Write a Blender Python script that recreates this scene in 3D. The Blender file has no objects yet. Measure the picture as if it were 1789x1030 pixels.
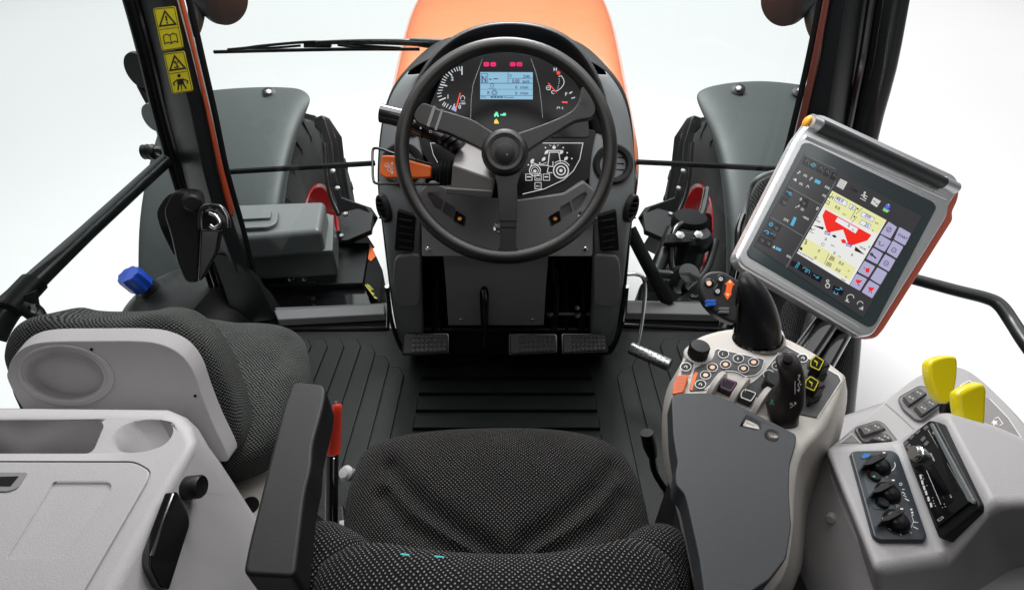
import bpy, bmesh, math, random
from mathutils import Vector, Matrix
random.seed(7)
# ------------------------------------------------------------------ camera, world, lamps
CAMH, PITCH, FPX, CX, CY = 1.15, math.radians(38.5), 900.0, 894.5, 515.0
sc = bpy.context.scene
cam = bpy.data.objects.new('camera', bpy.data.cameras.new('camera'))
sc.collection.objects.link(cam); sc.camera = cam
cam.data.sensor_width = 36.0; cam.data.lens = 36.0*FPX/1789.0
cam.location = (0, 0, CAMH); cam.rotation_euler = (math.pi/2-PITCH, 0, 0)
cam.data.clip_start = 0.02; cam.data.clip_end = 500
cam.data.dof.use_dof = True; cam.data.dof.focus_distance = 1.05; cam.data.dof.aperture_fstop = 16
sc.view_settings.view_transform = 'Standard'; sc.view_settings.look = 'None'
sc.view_settings.exposure = 0.0; sc.view_settings.gamma = 1.0
sc.view_settings.use_curve_mapping = False
w = bpy.data.worlds.new('World'); sc.world = w; w.use_nodes = True
bg = w.node_tree.nodes['Background']; bg.inputs[0].default_value = (0.98, 0.99, 1.0, 1); bg.inputs[1].default_value = 0.10
def area(name, loc, target, sx, sy, power, col=(1, 1, 1)):
    l = bpy.data.lights.new(name, 'AREA'); l.shape = 'RECTANGLE'; l.size = sx; l.size_y = sy; l.energy = power; l.color = col
    o = bpy.data.objects.new(name, l); sc.collection.objects.link(o); o.location = loc
    o.rotation_euler = (Vector(target)-Vector(loc)).to_track_quat('-Z', 'Y').to_euler(); return o
area('studio_softbox_overhead', (0, 20.0, 10.0), (0, 20.0001, 0), 40, 40, 7500)
area('bonnet_fill', (0, 3.6, 3.2), (0, 3.2, 0), 1.6, 2.2, 240)  # unseen fill lamp added to brighten the bonnet
area('cab_fill_top', (0.0, 1.0, 1.55), (0.0, 0.80, 0.3), 1.35, 0.5, 11.5)  # unseen fill lamp added under the roof to light the interior
area('cab_fill_mid', (0.0, 0.36, 1.55), (0.0, 0.95, 0.5), 0.9, 0.25, 2.3)  # unseen fill lamp added to lift the dashboard
area('cab_fill_rear', (0.3, -0.45, 1.40), (0.05, 0.8, 0.4), 0.8, 0.25, 0.2)  # faint unseen fill lamp added behind the camera

# ------------------------------------------------------------------ geometry of the view (only used to survey real positions)
cp, sp = math.cos(PITCH), math.sin(PITCH)
C0 = Vector((0, 0, CAMH))
def ray(px, py):
    u = (px-CX)/FPX; v = (CY-py)/FPX
    return Vector((u, cp+v*sp, -sp+v*cp))
def D(px, py, d): return C0+ray(px, py)*d
def Z(px, py, z): r = ray(px, py); return C0+r*((z-CAMH)/r.z)
def Y(px, py, y): r = ray(px, py); return C0+r*(y/r.y)
class Pl:
    def __init__(s, P, n): s.P = Vector(P); s.n = Vector(n).normalized()
    def h(s, px, py, off=0.0):
        r = ray(px, py); P = s.P+s.n*off
        return C0+r*((P-C0).dot(s.n)/r.dot(s.n))
def plane3(a, b, c):
    n = (b-a).cross(c-a).normalized()
    if n.dot(C0-a) < 0: n = -n
    return Pl(a, n)
# ------------------------------------------------------------------ materials
MATS = {}
def mat(name, col, rough=0.5, metal=0.0, bump=0.0, bscale=300.0, coat=0.0, emit=None, estr=0.0, spec=0.5, var=0.0, vscale=6.0):
    if name in MATS: return MATS[name]
    m = bpy.data.materials.new(name); m.use_nodes = True; nt = m.node_tree; N = nt.nodes; L = nt.links
    b = N['Principled BSDF']; b.inputs['Base Color'].default_value = (*col, 1); b.inputs['Roughness'].default_value = rough
    b.inputs['Metallic'].default_value = metal; b.inputs['Coat Weight'].default_value = coat; b.inputs['Coat Roughness'].default_value = 0.08
    b.inputs['Specular IOR Level'].default_value = spec
    if emit: b.inputs['Emission Color'].default_value = (*emit, 1); b.inputs['Emission Strength'].default_value = estr
    tc = N.new('ShaderNodeTexCoord')
    if bump:
        n = N.new('ShaderNodeTexNoise'); n.inputs['Scale'].default_value = bscale; n.inputs['Detail'].default_value = 3
        L.new(tc.outputs['Object'], n.inputs['Vector'])
        bp = N.new('ShaderNodeBump'); bp.inputs['Strength'].default_value = bump; bp.inputs['Distance'].default_value = 0.002
        L.new(n.outputs['Fac'], bp.inputs['Height']); L.new(bp.outputs[0], b.inputs['Normal'])
    if var:
        n2 = N.new('ShaderNodeTexNoise'); n2.inputs['Scale'].default_value = vscale; n2.inputs['Detail'].default_value = 6
        L.new(tc.outputs['Object'], n2.inputs['Vector'])
        r = N.new('ShaderNodeMapRange'); r.inputs['To Min'].default_value = max(0.02, rough-var); r.inputs['To Max'].default_value = min(1, rough+var)
        L.new(n2.outputs['Fac'], r.inputs[0]); L.new(r.outputs[0], b.inputs['Roughness'])
        mx = N.new('ShaderNodeMix'); mx.data_type = 'RGBA'
        mx.inputs['A'].default_value = (*[c*(1-var*0.5) for c in col], 1); mx.inputs['B'].default_value = (*[min(1, c*(1+var*0.5)) for c in col], 1)
        L.new(n2.outputs['Fac'], mx.inputs['Factor']); L.new(mx.outputs['Result'], b.inputs['Base Color'])
    MATS[name] = m; return m
def fabric(name, base, dot, pu, pv, thr=0.45, bump=0.5, noise=0.5, nsc=900):
    m = bpy.data.materials.new(name); m.use_nodes = True; nt = m.node_tree; N = nt.nodes; L = nt.links
    b = N['Principled BSDF']; b.inputs['Roughness'].default_value = 0.95; b.inputs['Specular IOR Level'].default_value = 0.06
    b.inputs['Sheen Weight'].default_value = 0.05; b.inputs['Sheen Roughness'].default_value = 0.5
    uv = N.new('ShaderNodeUVMap'); sx = N.new('ShaderNodeSeparateXYZ')
    def M(op, a, bb=None):
        n = N.new('ShaderNodeMath'); n.operation = op
        for i, x in enumerate((a, bb)):
            if x is None: continue
            if isinstance(x, (int, float)): n.inputs[i].default_value = x
            else: L.new(x, n.inputs[i])
        return n.outputs[0]
    wn = N.new('ShaderNodeTexNoise'); wn.inputs['Scale'].default_value = 45; wn.inputs['Detail'].default_value = 3; L.new(uv.outputs[0], wn.inputs['Vector'])
    vs = N.new('ShaderNodeVectorMath'); vs.operation = 'MULTIPLY_ADD'; L.new(wn.outputs['Color'], vs.inputs[0]); vs.inputs[1].default_value = (pu*2.2, pv*2.2, 0); L.new(uv.outputs[0], vs.inputs[2])
    L.new(vs.outputs[0], sx.inputs[0])
    s1 = M('SINE', M('MULTIPLY', sx.outputs[0], math.pi/pu)); s2 = M('SINE', M('MULTIPLY', sx.outputs[1], math.pi/pv))
    p = M('MULTIPLY', s1, s2)
    nz = N.new('ShaderNodeTexNoise'); nz.inputs['Scale'].default_value = nsc; nz.inputs['Detail'].default_value = 2; L.new(uv.outputs[0], nz.inputs['Vector'])
    q = M('ADD', p, M('MULTIPLY', M('SUBTRACT', nz.outputs['Fac'], 0.5), noise))
    mr = N.new('ShaderNodeMapRange'); mr.inputs['From Min'].default_value = thr-0.1; mr.inputs['From Max'].default_value = thr+0.25
    L.new(q, mr.inputs[0])
    big = N.new('ShaderNodeTexNoise'); big.inputs['Scale'].default_value = 14; L.new(uv.outputs[0], big.inputs['Vector'])
    mx = N.new('ShaderNodeMix'); mx.data_type = 'RGBA'; mx.inputs['A'].default_value = (*base, 1); mx.inputs['B'].default_value = (*dot, 1)
    L.new(M('MULTIPLY', mr.outputs[0], M('ADD', M('MULTIPLY', big.outputs['Fac'], 0.8), 0.45)), mx.inputs['Factor']); L.new(mx.outputs['Result'], b.inputs['Base Color'])
    bp = N.new('ShaderNodeBump'); bp.inputs['Strength'].default_value = bump; bp.inputs['Distance'].default_value = 0.0015
    L.new(q, bp.inputs['Height']); L.new(bp.outputs[0], b.inputs['Normal'])
    return m
GREYP = mat('light_grey_plastic', (0.39, 0.380, 0.385), 0.48, bump=0.25, bscale=900, var=0.09, vscale=9)
GREYD = mat('warm_grey_plastic', (0.24, 0.225, 0.22), 0.5, bump=0.12, bscale=500, var=0.05)
CREAM = mat('cream_plastic', (0.52, 0.49, 0.45), 0.42, bump=0.15, bscale=900, var=0.04)
DASH = mat('slate_plastic', (0.150, 0.165, 0.170), 0.42, bump=0.25, bscale=600, var=0.08)
DASH2 = mat('slate_panel_plastic', (0.19, 0.19, 0.195), 0.42, bump=0.2, bscale=600, var=0.06)
BLACK = mat('black_plastic', (0.008, 0.008, 0.009), 0.42, bump=0.2, bscale=500, var=0.08, spec=0.3)
BLACKG = mat('gloss_black', (0.008, 0.008, 0.009), 0.16, coat=0.6)
BLACKM = mat('matte_black', (0.006, 0.006, 0.007), 0.75, spec=0.2)
RUBBER = mat('black_rubber', (0.006, 0.0075, 0.0075), 0.48, bump=0.3, bscale=350, var=0.18, spec=0.3)
PILLAR = mat('black_painted_steel', (0.012, 0.014, 0.015), 0.3, bump=0.08, bscale=200, var=0.06)
ARM = mat('armrest_vinyl', (0.040, 0.045, 0.049), 0.5, spec=0.35, bump=0.2, bscale=1500, var=0.06)
ARM2 = mat('charcoal_vinyl', (0.009, 0.0095, 0.0105), 0.45, spec=0.35, bump=0.25, bscale=1300, var=0.06)
WHEELM = mat('steering_wheel_rubber', (0.011, 0.0098, 0.009), 0.32, bump=0.25, bscale=800, var=0.08)
ORANGE = mat('orange_paint', (0.92, 0.25, 0.095), 0.22, coat=0.7, var=0.03)
ORANGEP = mat('orange_plastic', (0.85, 0.16, 0.03), 0.4, bump=0.1)
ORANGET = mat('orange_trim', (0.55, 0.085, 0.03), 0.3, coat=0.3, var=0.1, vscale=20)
REDP = mat('red_plastic', (0.75, 0.05, 0.025), 0.4)
REDRIM = mat('red_rim_paint', (0.50, 0.012, 0.015), 0.3, coat=0.5)
YELLOW = mat('yellow_plastic', (0.80, 0.66, 0.01), 0.25, coat=0.5)
YSTICK = mat('yellow_sticker', (0.62, 0.53, 0.02), 0.4)
BLUE = mat('blue_plastic', (0.01, 0.06, 0.42), 0.35)
FENDER = mat('fender_plastic', (0.034, 0.042, 0.042), 0.55, bump=0.1, var=0.06)
TOOLB = mat('toolbox_plastic', (0.11, 0.118, 0.118), 0.38, bump=0.1, var=0.06)
TYRE = mat('tyre_rubber', (0.022, 0.022, 0.023), 0.8, bump=0.6, bscale=60, var=0.1)
SILVER = mat('brushed_aluminium', (0.72, 0.73, 0.74), 0.30, 0.8, bump=0.1, bscale=900, var=0.08)
CHROME = mat('chrome', (0.7, 0.7, 0.7), 0.12, 1.0)
STEEL = mat('zinc_steel', (0.45, 0.45, 0.45), 0.35, 1.0)
TEAL = mat('dark_teal_bezel', (0.022, 0.036, 0.040), 0.22, coat=0.4)
WHITEINK = mat('white_ink', (0.75, 0.75, 0.75), 0.5)
BLACKINK = mat('black_ink', (0.01, 0.01, 0.01), 0.5)
GREYINK = mat('grey_ink', (0.25, 0.26, 0.27), 0.5)
GROUND = mat('white_studio_floor', (0.87, 0.87, 0.87), 0.7, var=0.03, vscale=0.8)
GRAPH = mat('graphite_panel', (0.055, 0.054, 0.055), 0.4, bump=0.1)
def emi(name, col, s=1.0):
    if name in MATS: return MATS[name]
    return mat(name, (0.0, 0.0, 0.0), 0.18, emit=col, estr=s)
FAB = fabric('dotted_seat_fabric', (0.006, 0.006, 0.0065), (0.16, 0.152, 0.14), 0.0028, 0.0028, 0.58, noise=0.9)
FAB2 = fabric('dotted_backrest_fabric', (0.010, 0.0095, 0.0105), (0.28, 0.27, 0.265), 0.0034, 0.0034, 0.62, noise=0.5)
FAB3 = fabric('mottled_weave_fabric', (0.006, 0.007, 0.007), (0.11, 0.118, 0.11), 0.0036, 0.0030, 0.10, noise=1.8, nsc=700)
MESHF = fabric('net_fabric', (0.006, 0.006, 0.007), (0.10, 0.105, 0.105), 0.004, 0.006, 0.35, noise=0.3)
def glassmat():
    m = bpy.data.materials.new('window_glass'); m.use_nodes = True; nt = m.node_tree; nt.nodes.clear(); N = nt.nodes; L = nt.links
    o = N.new('ShaderNodeOutputMaterial'); t = N.new('ShaderNodeBsdfTransparent'); g = N.new('ShaderNodeBsdfGlossy'); mx = N.new('ShaderNodeMixShader')
    t.inputs[0].default_value = (0.93, 0.96, 0.955, 1); g.inputs['Roughness'].default_value = 0.0
    f = N.new('ShaderNodeFresnel'); f.inputs[0].default_value = 1.22; L.new(f.outputs[0], mx.inputs[0]); L.new(t.outputs[0], mx.inputs[1]); L.new(g.outputs[0], mx.inputs[2]); L.new(mx.outputs[0], o.inputs[0])
    return m
GLASS = glassmat()
# ------------------------------------------------------------------ objects
WL = {}
def link(o, parent, wloc):
    sc.collection.objects.link(o); WL[o] = Vector(wloc)
    if parent: o.parent = parent; o.location = Vector(wloc)-WL[parent]
    else: o.location = wloc
def tag(o, label=None, cat=None, group=None, kind=None):
    if label: o['label'] = label
    if cat: o['category'] = cat
    if group: o['group'] = group
    if kind: o['kind'] = kind
    return o
def thing(name, label, cat, loc, group=None):
    o = bpy.data.objects.new(name, None); o.empty_display_size = 0.05; link(o, None, loc); return tag(o, label, cat, group)
def obj(name, verts, faces, m, parent=None, bevel=0, seg=3, sub=0, thick=0, smooth=True, uv=None, ang=35):
    verts = [Vector(v) for v in verts]
    lo = Vector([min(v[i] for v in verts) for i in range(3)]); hi = Vector([max(v[i] for v in verts) for i in range(3)])
    c = Vector(((lo.x+hi.x)/2, (lo.y+hi.y)/2, lo.z))
    me = bpy.data.meshes.new(name); me.from_pydata([v-c for v in verts], [], faces); me.update()
    if uv:
        ul = me.uv_layers.new(name='UVMap')
        for lp in me.loops: ul.data[lp.index].uv = uv[lp.vertex_index]
    me.materials.append(m); o = bpy.data.objects.new(name, me); link(o, parent, c)
    if smooth:
        for p in me.polygons: p.use_smooth = True
    if thick:
        s = o.modifiers.new('solid', 'SOLIDIFY'); s.thickness = thick; s.offset = 0 if thick < 0 else -1; s.thickness = abs(thick)
    if sub:
        s = o.modifiers.new('sub', 'SUBSURF'); s.levels = sub; s.render_levels = sub
    if bevel:
        b = o.modifiers.new('bevel', 'BEVEL'); b.width = bevel; b.segments = seg; b.limit_method = 'ANGLE'; b.angle_limit = math.radians(ang)
        b.harden_normals = True
        me.shade_smooth() if hasattr(me, 'shade_smooth') else None
    elif smooth and not sub:
        # sharp edges by angle
        try: me.set_sharp_from_angle(angle=math.radians(35))
        except Exception: pass
    return o
def orient(pts, n):
    a = Vector((0, 0, 0))
    for i in range(len(pts)): a += pts[i].cross(pts[(i+1) % len(pts)])
    return pts if a.dot(n) > 0 else pts[::-1]
def prism3(name, ring, off, m, parent=None, bevel=0.003, seg=3, taper=1.0):
    off = Vector(off); ring = orient([Vector(p) for p in ring], -off); n = len(ring)
    c = sum(ring, Vector())/n
    back = [c+(p-c)*taper+off for p in ring]
    F = [tuple(range(n)), tuple(range(2*n-1, n-1, -1))]+[(i, i+n, (i+1) % n+n, (i+1) % n) for i in range(n)]
    return obj(name, ring+back, F, m, parent, bevel, seg)
def slab(name, px, pl, th, m, parent=None, bevel=0.003, seg=3, off=0.0, taper=1.0):
    return prism3(name, [pl.h(x, y, off) for x, y in px], -pl.n*th, m, parent, bevel, seg, taper)
def rc(pts, r, n=5):
    out = []; k = len(pts)
    for i in range(k):
        p0, p, p1 = Vector(pts[i-1]), Vector(pts[i]), Vector(pts[(i+1) % k])
        a = (p0-p); b = (p1-p); rr = min(r, a.length*0.48, b.length*0.48); a = p+a.normalized()*rr; b = p+b.normalized()*rr
        for j in range(n+1):
            t = j/n; q = a*(1-t)**2+p*2*t*(1-t)+b*t*t; out.append((q.x, q.y))
    return out
def cr(pts, n=6, closed=True):
    k = len(pts); P = [Vector(p) for p in pts]; out = []
    for i in range(k if closed else k-1):
        p0 = P[i-1] if (closed or i > 0) else P[0]; p1 = P[i]; p2 = P[(i+1) % k]; p3 = P[(i+2) % k] if (closed or i+2 < k) else P[-1]
        for j in range(n):
            t = j/n; out.append(0.5*((2*p1)+(p2-p0)*t+(2*p0-5*p1+4*p2-p3)*t*t+(3*p1-p0-3*p2+p3)*t**3))
    if not closed: out.append(P[-1])
    return out
def crt(pts, n=6, closed=True): return [tuple(p) for p in cr(pts, n, closed)]
def circ(x, y, rx, ry=None, n=24, rot=0):
    ry = ry or rx; o = []
    for i in range(n):
        a = 2*math.pi*i/n; cx_, cy_ = rx*math.cos(a), ry*math.sin(a); o.append((x+cx_*math.cos(rot)-cy_*math.sin(rot), y+cx_*math.sin(rot)+cy_*math.cos(rot)))
    return o
def tube(name, pts, r, m, parent=None, smoothn=6, seg=14, closed=False):
    P = [Vector(p) for p in pts]
    if smoothn: P = cr(P, smoothn, closed)
    R = r if isinstance(r, (list, tuple)) else [r]*len(pts); k = len(P)
    def rad(i):
        f = i/(k-1)*(len(R)-1); a = min(int(f), len(R)-2) if len(R) > 1 else 0
        return R[a]*(1-(f-a))+R[min(a+1, len(R)-1)]*(f-a)
    V = []; F = []; nrm = None
    for i in range(k):
        t = (P[(i+1) % k]-P[i-1]) if closed else (P[min(i+1, k-1)]-P[max(i-1, 0)]); t.normalize()
        if nrm is None: nrm = t.orthogonal().normalized()
        nrm = (nrm-t*nrm.dot(t)).normalized(); bn = t.cross(nrm)
        for j in range(seg):
            a = 2*math.pi*j/seg; V.append(P[i]+(nrm*math.cos(a)+bn*math.sin(a))*rad(i))
    for i in range(k if closed else k-1):
        for j in range(seg):
            a = i*seg+j; b = i*seg+(j+1) % seg; c = ((i+1) % k)*seg+(j+1) % seg; d = ((i+1) % k)*seg+j; F.append((a, b, c, d))
    if not closed: F += [tuple(range(seg))[::-1], tuple(range((k-1)*seg, k*seg))]
    return obj(name, V, F, m, parent)
def lathe(name, base, axis, prof, m, parent=None, seg=32, sy=1.0, side=None, bevel=0):
    base = Vector(base); ax = Vector(axis).normalized(); s = Vector(side).normalized() if side else ax.orthogonal().normalized()
    s = (s-ax*s.dot(ax)).normalized(); t = ax.cross(s); V = []; F = []
    for (r, h) in prof:
        for j in range(seg):
            a = 2*math.pi*j/seg; V.append(base+ax*h+(s*math.cos(a)+t*math.sin(a)*sy)*max(r, 1e-5))
    k = len(prof)
    for i in range(k-1):
        for j in range(seg):
            a = i*seg+j; b = i*seg+(j+1) % seg; F.append((a, b, b+seg, a+seg))
    F += [tuple(range(seg))[::-1], tuple(range((k-1)*seg, k*seg))]
    return obj(name, V, F, m, parent, bevel)
def box(name, c, ax, dims, m, parent=None, bevel=0.003, seg=3):
    c = Vector(c); X, Yv, Zv = [Vector(a).normalized() for a in ax]; V = []
    for k in (-1, 1):
        for (i, j) in ((-1, -1), (1, -1), (1, 1), (-1, 1)): V.append(c+X*i*dims[0]/2+Yv*j*dims[1]/2+Zv*k*dims[2]/2)
    F = [(3, 2, 1, 0), (4, 5, 6, 7), (0, 1, 5, 4), (1, 2, 6, 5), (2, 3, 7, 6), (3, 0, 4, 7)]
    if X.cross(Yv).dot(Zv) < 0: F = [f[::-1] for f in F]
    return obj(name, V, F, m, parent, bevel, seg)
def sheet(name, rows, m, parent=None, thick=0.006, sub=2, closed=False, bevel=0):
    R = len(rows); Cn = len(rows[0]); V = [Vector(p) for r in rows for p in r]; F = []
    for i in range(R-1):
        for j in range(Cn if closed else Cn-1):
            F.append((i*Cn+j, i*Cn+(j+1) % Cn, (i+1)*Cn+(j+1) % Cn, (i+1)*Cn+j))
    f = F[len(F)//2]; n = (V[f[1]]-V[f[0]]).cross(V[f[2]]-V[f[0]])
    if n.dot(C0-V[f[0]]) < 0: F = [f[::-1] for f in F]
    U = [[0, 0] for _ in V]
    for i in range(R):
        for j in range(Cn):
            if j: U[i*Cn+j][0] = U[i*Cn+j-1][0]+(V[i*Cn+j]-V[i*Cn+j-1]).length
            if i: U[i*Cn+j][1] = U[(i-1)*Cn+j][1]+(V[i*Cn+j]-V[(i-1)*Cn+j]).length
    for i in range(R):
        mid = U[i*Cn+Cn//2][0]
        for j in range(Cn): U[i*Cn+j][0] -= mid
    return obj(name, V, F, m, parent, sub=sub, thick=thick, uv=[tuple(u) for u in U], bevel=bevel, smooth=sub > 0)
def seg_d(p, a, b):
    ab = b-a; t = max(0, min(1, (p-a).dot(ab)/max(ab.length_squared, 1e-9))); return (p-a-ab*t).length
def cushion(name, ring, n, T, wall, m, parent=None, grooves=(), gw=0.012, gd=0.012, K=30, power=3.0, N=144):
    """padded shape: ring = outline points; inflated by T along n, wall drops behind"""
    n = Vector(n).normalized(); ring = orient([Vector(p) for p in ring], n)
    L = [0]
    for i in range(len(ring)): L.append(L[-1]+(ring[(i+1) % len(ring)]-ring[i]).length)
    res = []; j = 0
    for i in range(N):
        s = L[-1]*i/N
        while L[j+1] < s: j += 1
        res.append(ring[j].lerp(ring[(j+1) % len(ring)], (s-L[j])/(L[j+1]-L[j])))
    c = sum(res, Vector())/N; X = n.orthogonal().normalized()
    X = Vector((1, 0, 0)); X = (X-n*X.dot(n)).normalized(); Yv = n.cross(X)
    V = [c+n*T]; U = [(0, 0)]; F = []
    G = [[Vector(p) for p in g] for g in grooves]
    def gdep(p):
        d = 0
        for g in G:
            for a, b in zip(g, g[1:]):
                q = seg_d(p-n*(p-c).dot(n), a-n*(a-c).dot(n), b-n*(b-c).dot(n)); d = max(d, math.exp(-(q/gw)**2))
        return d*gd
    V[0] -= n*gdep(c)
    for k in range(1, K+1):
        s = k/K; s2 = 1-(1-s)**1.35
        for p in res:
            q = c+(p-c)*s2; h = T*(1-s2**power)**0.5; q2 = q+n*(h-gdep(q)*min(1, 4*(1-s2))); V.append(q2)
            e = (q-c)+(p-c).normalized()*(T-h)*0.8; U.append((e.dot(X), e.dot(Yv)))
    for w_ in (0.3, 0.7, 1.0):
        for i, p in enumerate(res):
            V.append(c+(p-c)*(1-0.04*w_)-n*wall*w_); e = (p-c)+(p-c).normalized()*(T*0.8+wall*w_); U.append((e.dot(X), e.dot(Yv)))
    for i in range(N): F.append((0, 1+i, 1+(i+1) % N))
    for k in range(K+2):
        for i in range(N): a = 1+k*N+i; b = 1+k*N+(i+1) % N; F.append((a, a+N, b+N, b))
    F.append(tuple(range(len(V)-N, len(V)))[::-1])
    return obj(name, V, F, m, parent, uv=U)
class Marks:
    def __init__(s, pl, off=0.0008): s.pl = pl; s.off = off; s.V = []; s.F = []
    def add(s, pts, faces):
        b = len(s.V); s.V += [s.pl.h(x, y, s.off) for x, y in pts]; s.F += [tuple(b+i for i in f) for f in faces]; return s
    def poly(s, pts): return s.add(pts, [tuple(range(len(pts)))])
    def circ(s, x, y, rx, ry=None, n=18, rot=0): return s.poly(circ(x, y, rx, ry, n, rot))
    def line(s, pts, w, closed=False):
        P = [Vector(p[:2]) for p in pts]; k = len(P); L_, R_ = [], []
        for i in range(k):
            a = P[i-1] if (closed or i > 0) else P[i]; b = P[(i+1) % k] if (closed or i < k-1) else P[i]
            d0 = (P[i]-a).normalized() if (P[i]-a).length > 1e-6 else None; d1 = (b-P[i]).normalized() if (b-P[i]).length > 1e-6 else None
            d0 = d0 or d1; d1 = d1 or d0; t = (d0+d1)
            if t.length < 1e-4: t = d1
            t.normalize(); nn = Vector((-t.y, t.x)); f = 1/max(0.5, abs(t.dot(d1))); L_.append(P[i]+nn*w/2*f); R_.append(P[i]-nn*w/2*f)
        F = [(i, (i+1) % k, (i+1) % k+k, i+k) for i in range(k if closed else k-1)]
        return s.add([tuple(p) for p in L_+R_], F)
    def ring(s, x, y, rx, ry=None, w=1.5, n=28, rot=0): return s.line(circ(x, y, rx, ry, n, rot), w, True)
    def arc(s, x, y, rx, ry, a0, a1, w=1.5, n=14):
        return s.line([(x+rx*math.cos(math.radians(a0+(a1-a0)*i/n)), y-ry*math.sin(math.radians(a0+(a1-a0)*i/n))) for i in range(n+1)], w)
    def text(s, t, x, y, size, rot=0, cond=1.0, align='LEFT', up=None):
        cu = bpy.data.curves.new('t', 'FONT'); cu.body = t; cu.align_x = align; cu.resolution_u = 2; cu.offset = 0.018
        o = bpy.data.objects.new('t', cu); sc.collection.objects.link(o)
        me = bpy.data.meshes.new_from_object(o.evaluated_get(bpy.context.evaluated_depsgraph_get()))
        a = math.radians(rot); ex = (math.cos(a)*size*cond, math.sin(a)*size*cond); ey = up or (math.sin(a)*size, -math.cos(a)*size)
        if up: ey = (up[0]*size, up[1]*size)
        s.add([(x+v.co.x*ex[0]+v.co.y*ey[0], y+v.co.x*ex[1]+v.co.y*ey[1]) for v in me.vertices], [tuple(p.vertices) for p in me.polygons])
        bpy.data.objects.remove(o); bpy.data.curves.remove(cu); bpy.data.meshes.remove(me); return s
    def build(s, name, m, parent=None, sep=False):
        F = []
        for f in s.F:
            a = Vector((0, 0, 0))
            for i in range(len(f)): a += (s.V[f[i]]-s.V[f[0]]).cross(s.V[f[(i+1) % len(f)]]-s.V[f[0]])
            F.append(f if a.dot(s.pl.n) > 0 else f[::-1])
        if parent is None or parent.type != 'MESH' or sep: return obj(name, s.V, F, m, parent, smooth=False)
        # printing stays inside the mesh of the part that carries it
        me = parent.data; c = WL[parent]
        if m.name not in [q.name for q in me.materials]: me.materials.append(m)
        mi = [q.name for q in me.materials].index(m.name)
        b = bmesh.new(); b.from_mesh(me); vs = [b.verts.new(v-c) for v in s.V]
        for f in F:
            try: fc = b.faces.new([vs[i] for i in f]); fc.material_index = mi; fc.smooth = False
            except ValueError: pass
        b.to_mesh(me); b.free(); return parent
def bake(o):
    me = bpy.data.meshes.new_from_object(o.evaluated_get(bpy.context.evaluated_depsgraph_get())); o.modifiers.clear(); o.data = me
def cutter(px, pl, dep, tp=0.95):
    ring = [pl.h(x, y, 0) for x, y in px]; return prism3('cutter', [p+pl.n*0.02 for p in ring], -pl.n*(dep+0.02), GREYP, None, 0, 1, tp)
def cut(o, cutter):
    md = o.modifiers.new('cut', 'BOOLEAN'); md.operation = 'DIFFERENCE'; md.solver = 'EXACT'; md.object = cutter
    bpy.context.view_layer.update(); bake(o); bpy.data.objects.remove(cutter)
    try: o.data.set_sharp_from_angle(angle=math.radians(50))
    except Exception: pass
    o.modifiers.new('wn', 'WEIGHTED_NORMAL').keep_sharp = True
# ================================================================== SETTING
tag(obj('ground', [(-60, -60, -1.35), (60, -60, -1.35), (60, 60, -1.35), (-60, 60, -1.35)], [(0, 1, 2, 3)], GROUND, smooth=False), kind='structure')
# cab floor pan
floor_px = [Z(470, 572, 0), Z(1270, 572, 0), Vector((0.95, 0.9, 0)), Vector((0.95, -0.1, 0)), Vector((-0.95, -0.1, 0)), Vector((-0.95, 0.9, 0))]
tag(prism3('floor', floor_px, (0, 0, -0.06), RUBBER, bevel=0.004), kind='structure')

# ================================================================== OUTSIDE THE CAB
# bonnet
bt = thing('bonnet', 'orange bonnet of the tractor beyond the windscreen behind the dashboard', 'bonnet', (0, 1.7, -0.6))
def bonnet_row(y, hw, zt, drop):
    xs = [(-1.0, -drop), (-1.0, -drop*0.35), (-0.985, -0.06), (-0.90, -0.012), (-0.6, 0.008), (0, 0.016), (0.6, 0.008), (0.90, -0.012), (0.985, -0.06), (1.0, -drop*0.35), (1.0, -drop)]
    return [Vector((a*hw-0.01, y, zt+b)) for a, b in xs]
sheet('bonnet_cover', [bonnet_row(1.50, 0.415, 0.50, 0.30), bonnet_row(1.56, 0.42, 0.56, 0.30), bonnet_row(1.75, 0.43, 0.60, 0.30), bonnet_row(2.2, 0.475, 0.62, 0.30), bonnet_row(3.0, 0.575, 0.61, 0.30), bonnet_row(4.2, 0.69, 0.58, 0.30), bonnet_row(5.2, 0.74, 0.52, 0.30), bonnet_row(5.4, 0.7, 0.3, 0.25)], ORANGE, bt, 0.008, 2)
prism3('engine_side', [Vector((-0.40, 1.46, 0.5)), Vector((0.38, 1.46, 0.5)), Vector((0.38, 1.46, -0.5)), Vector((-0.40, 1.46, -0.5))], (0, 2.6, 0), BLACKM, bt, 0.02)

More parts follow.
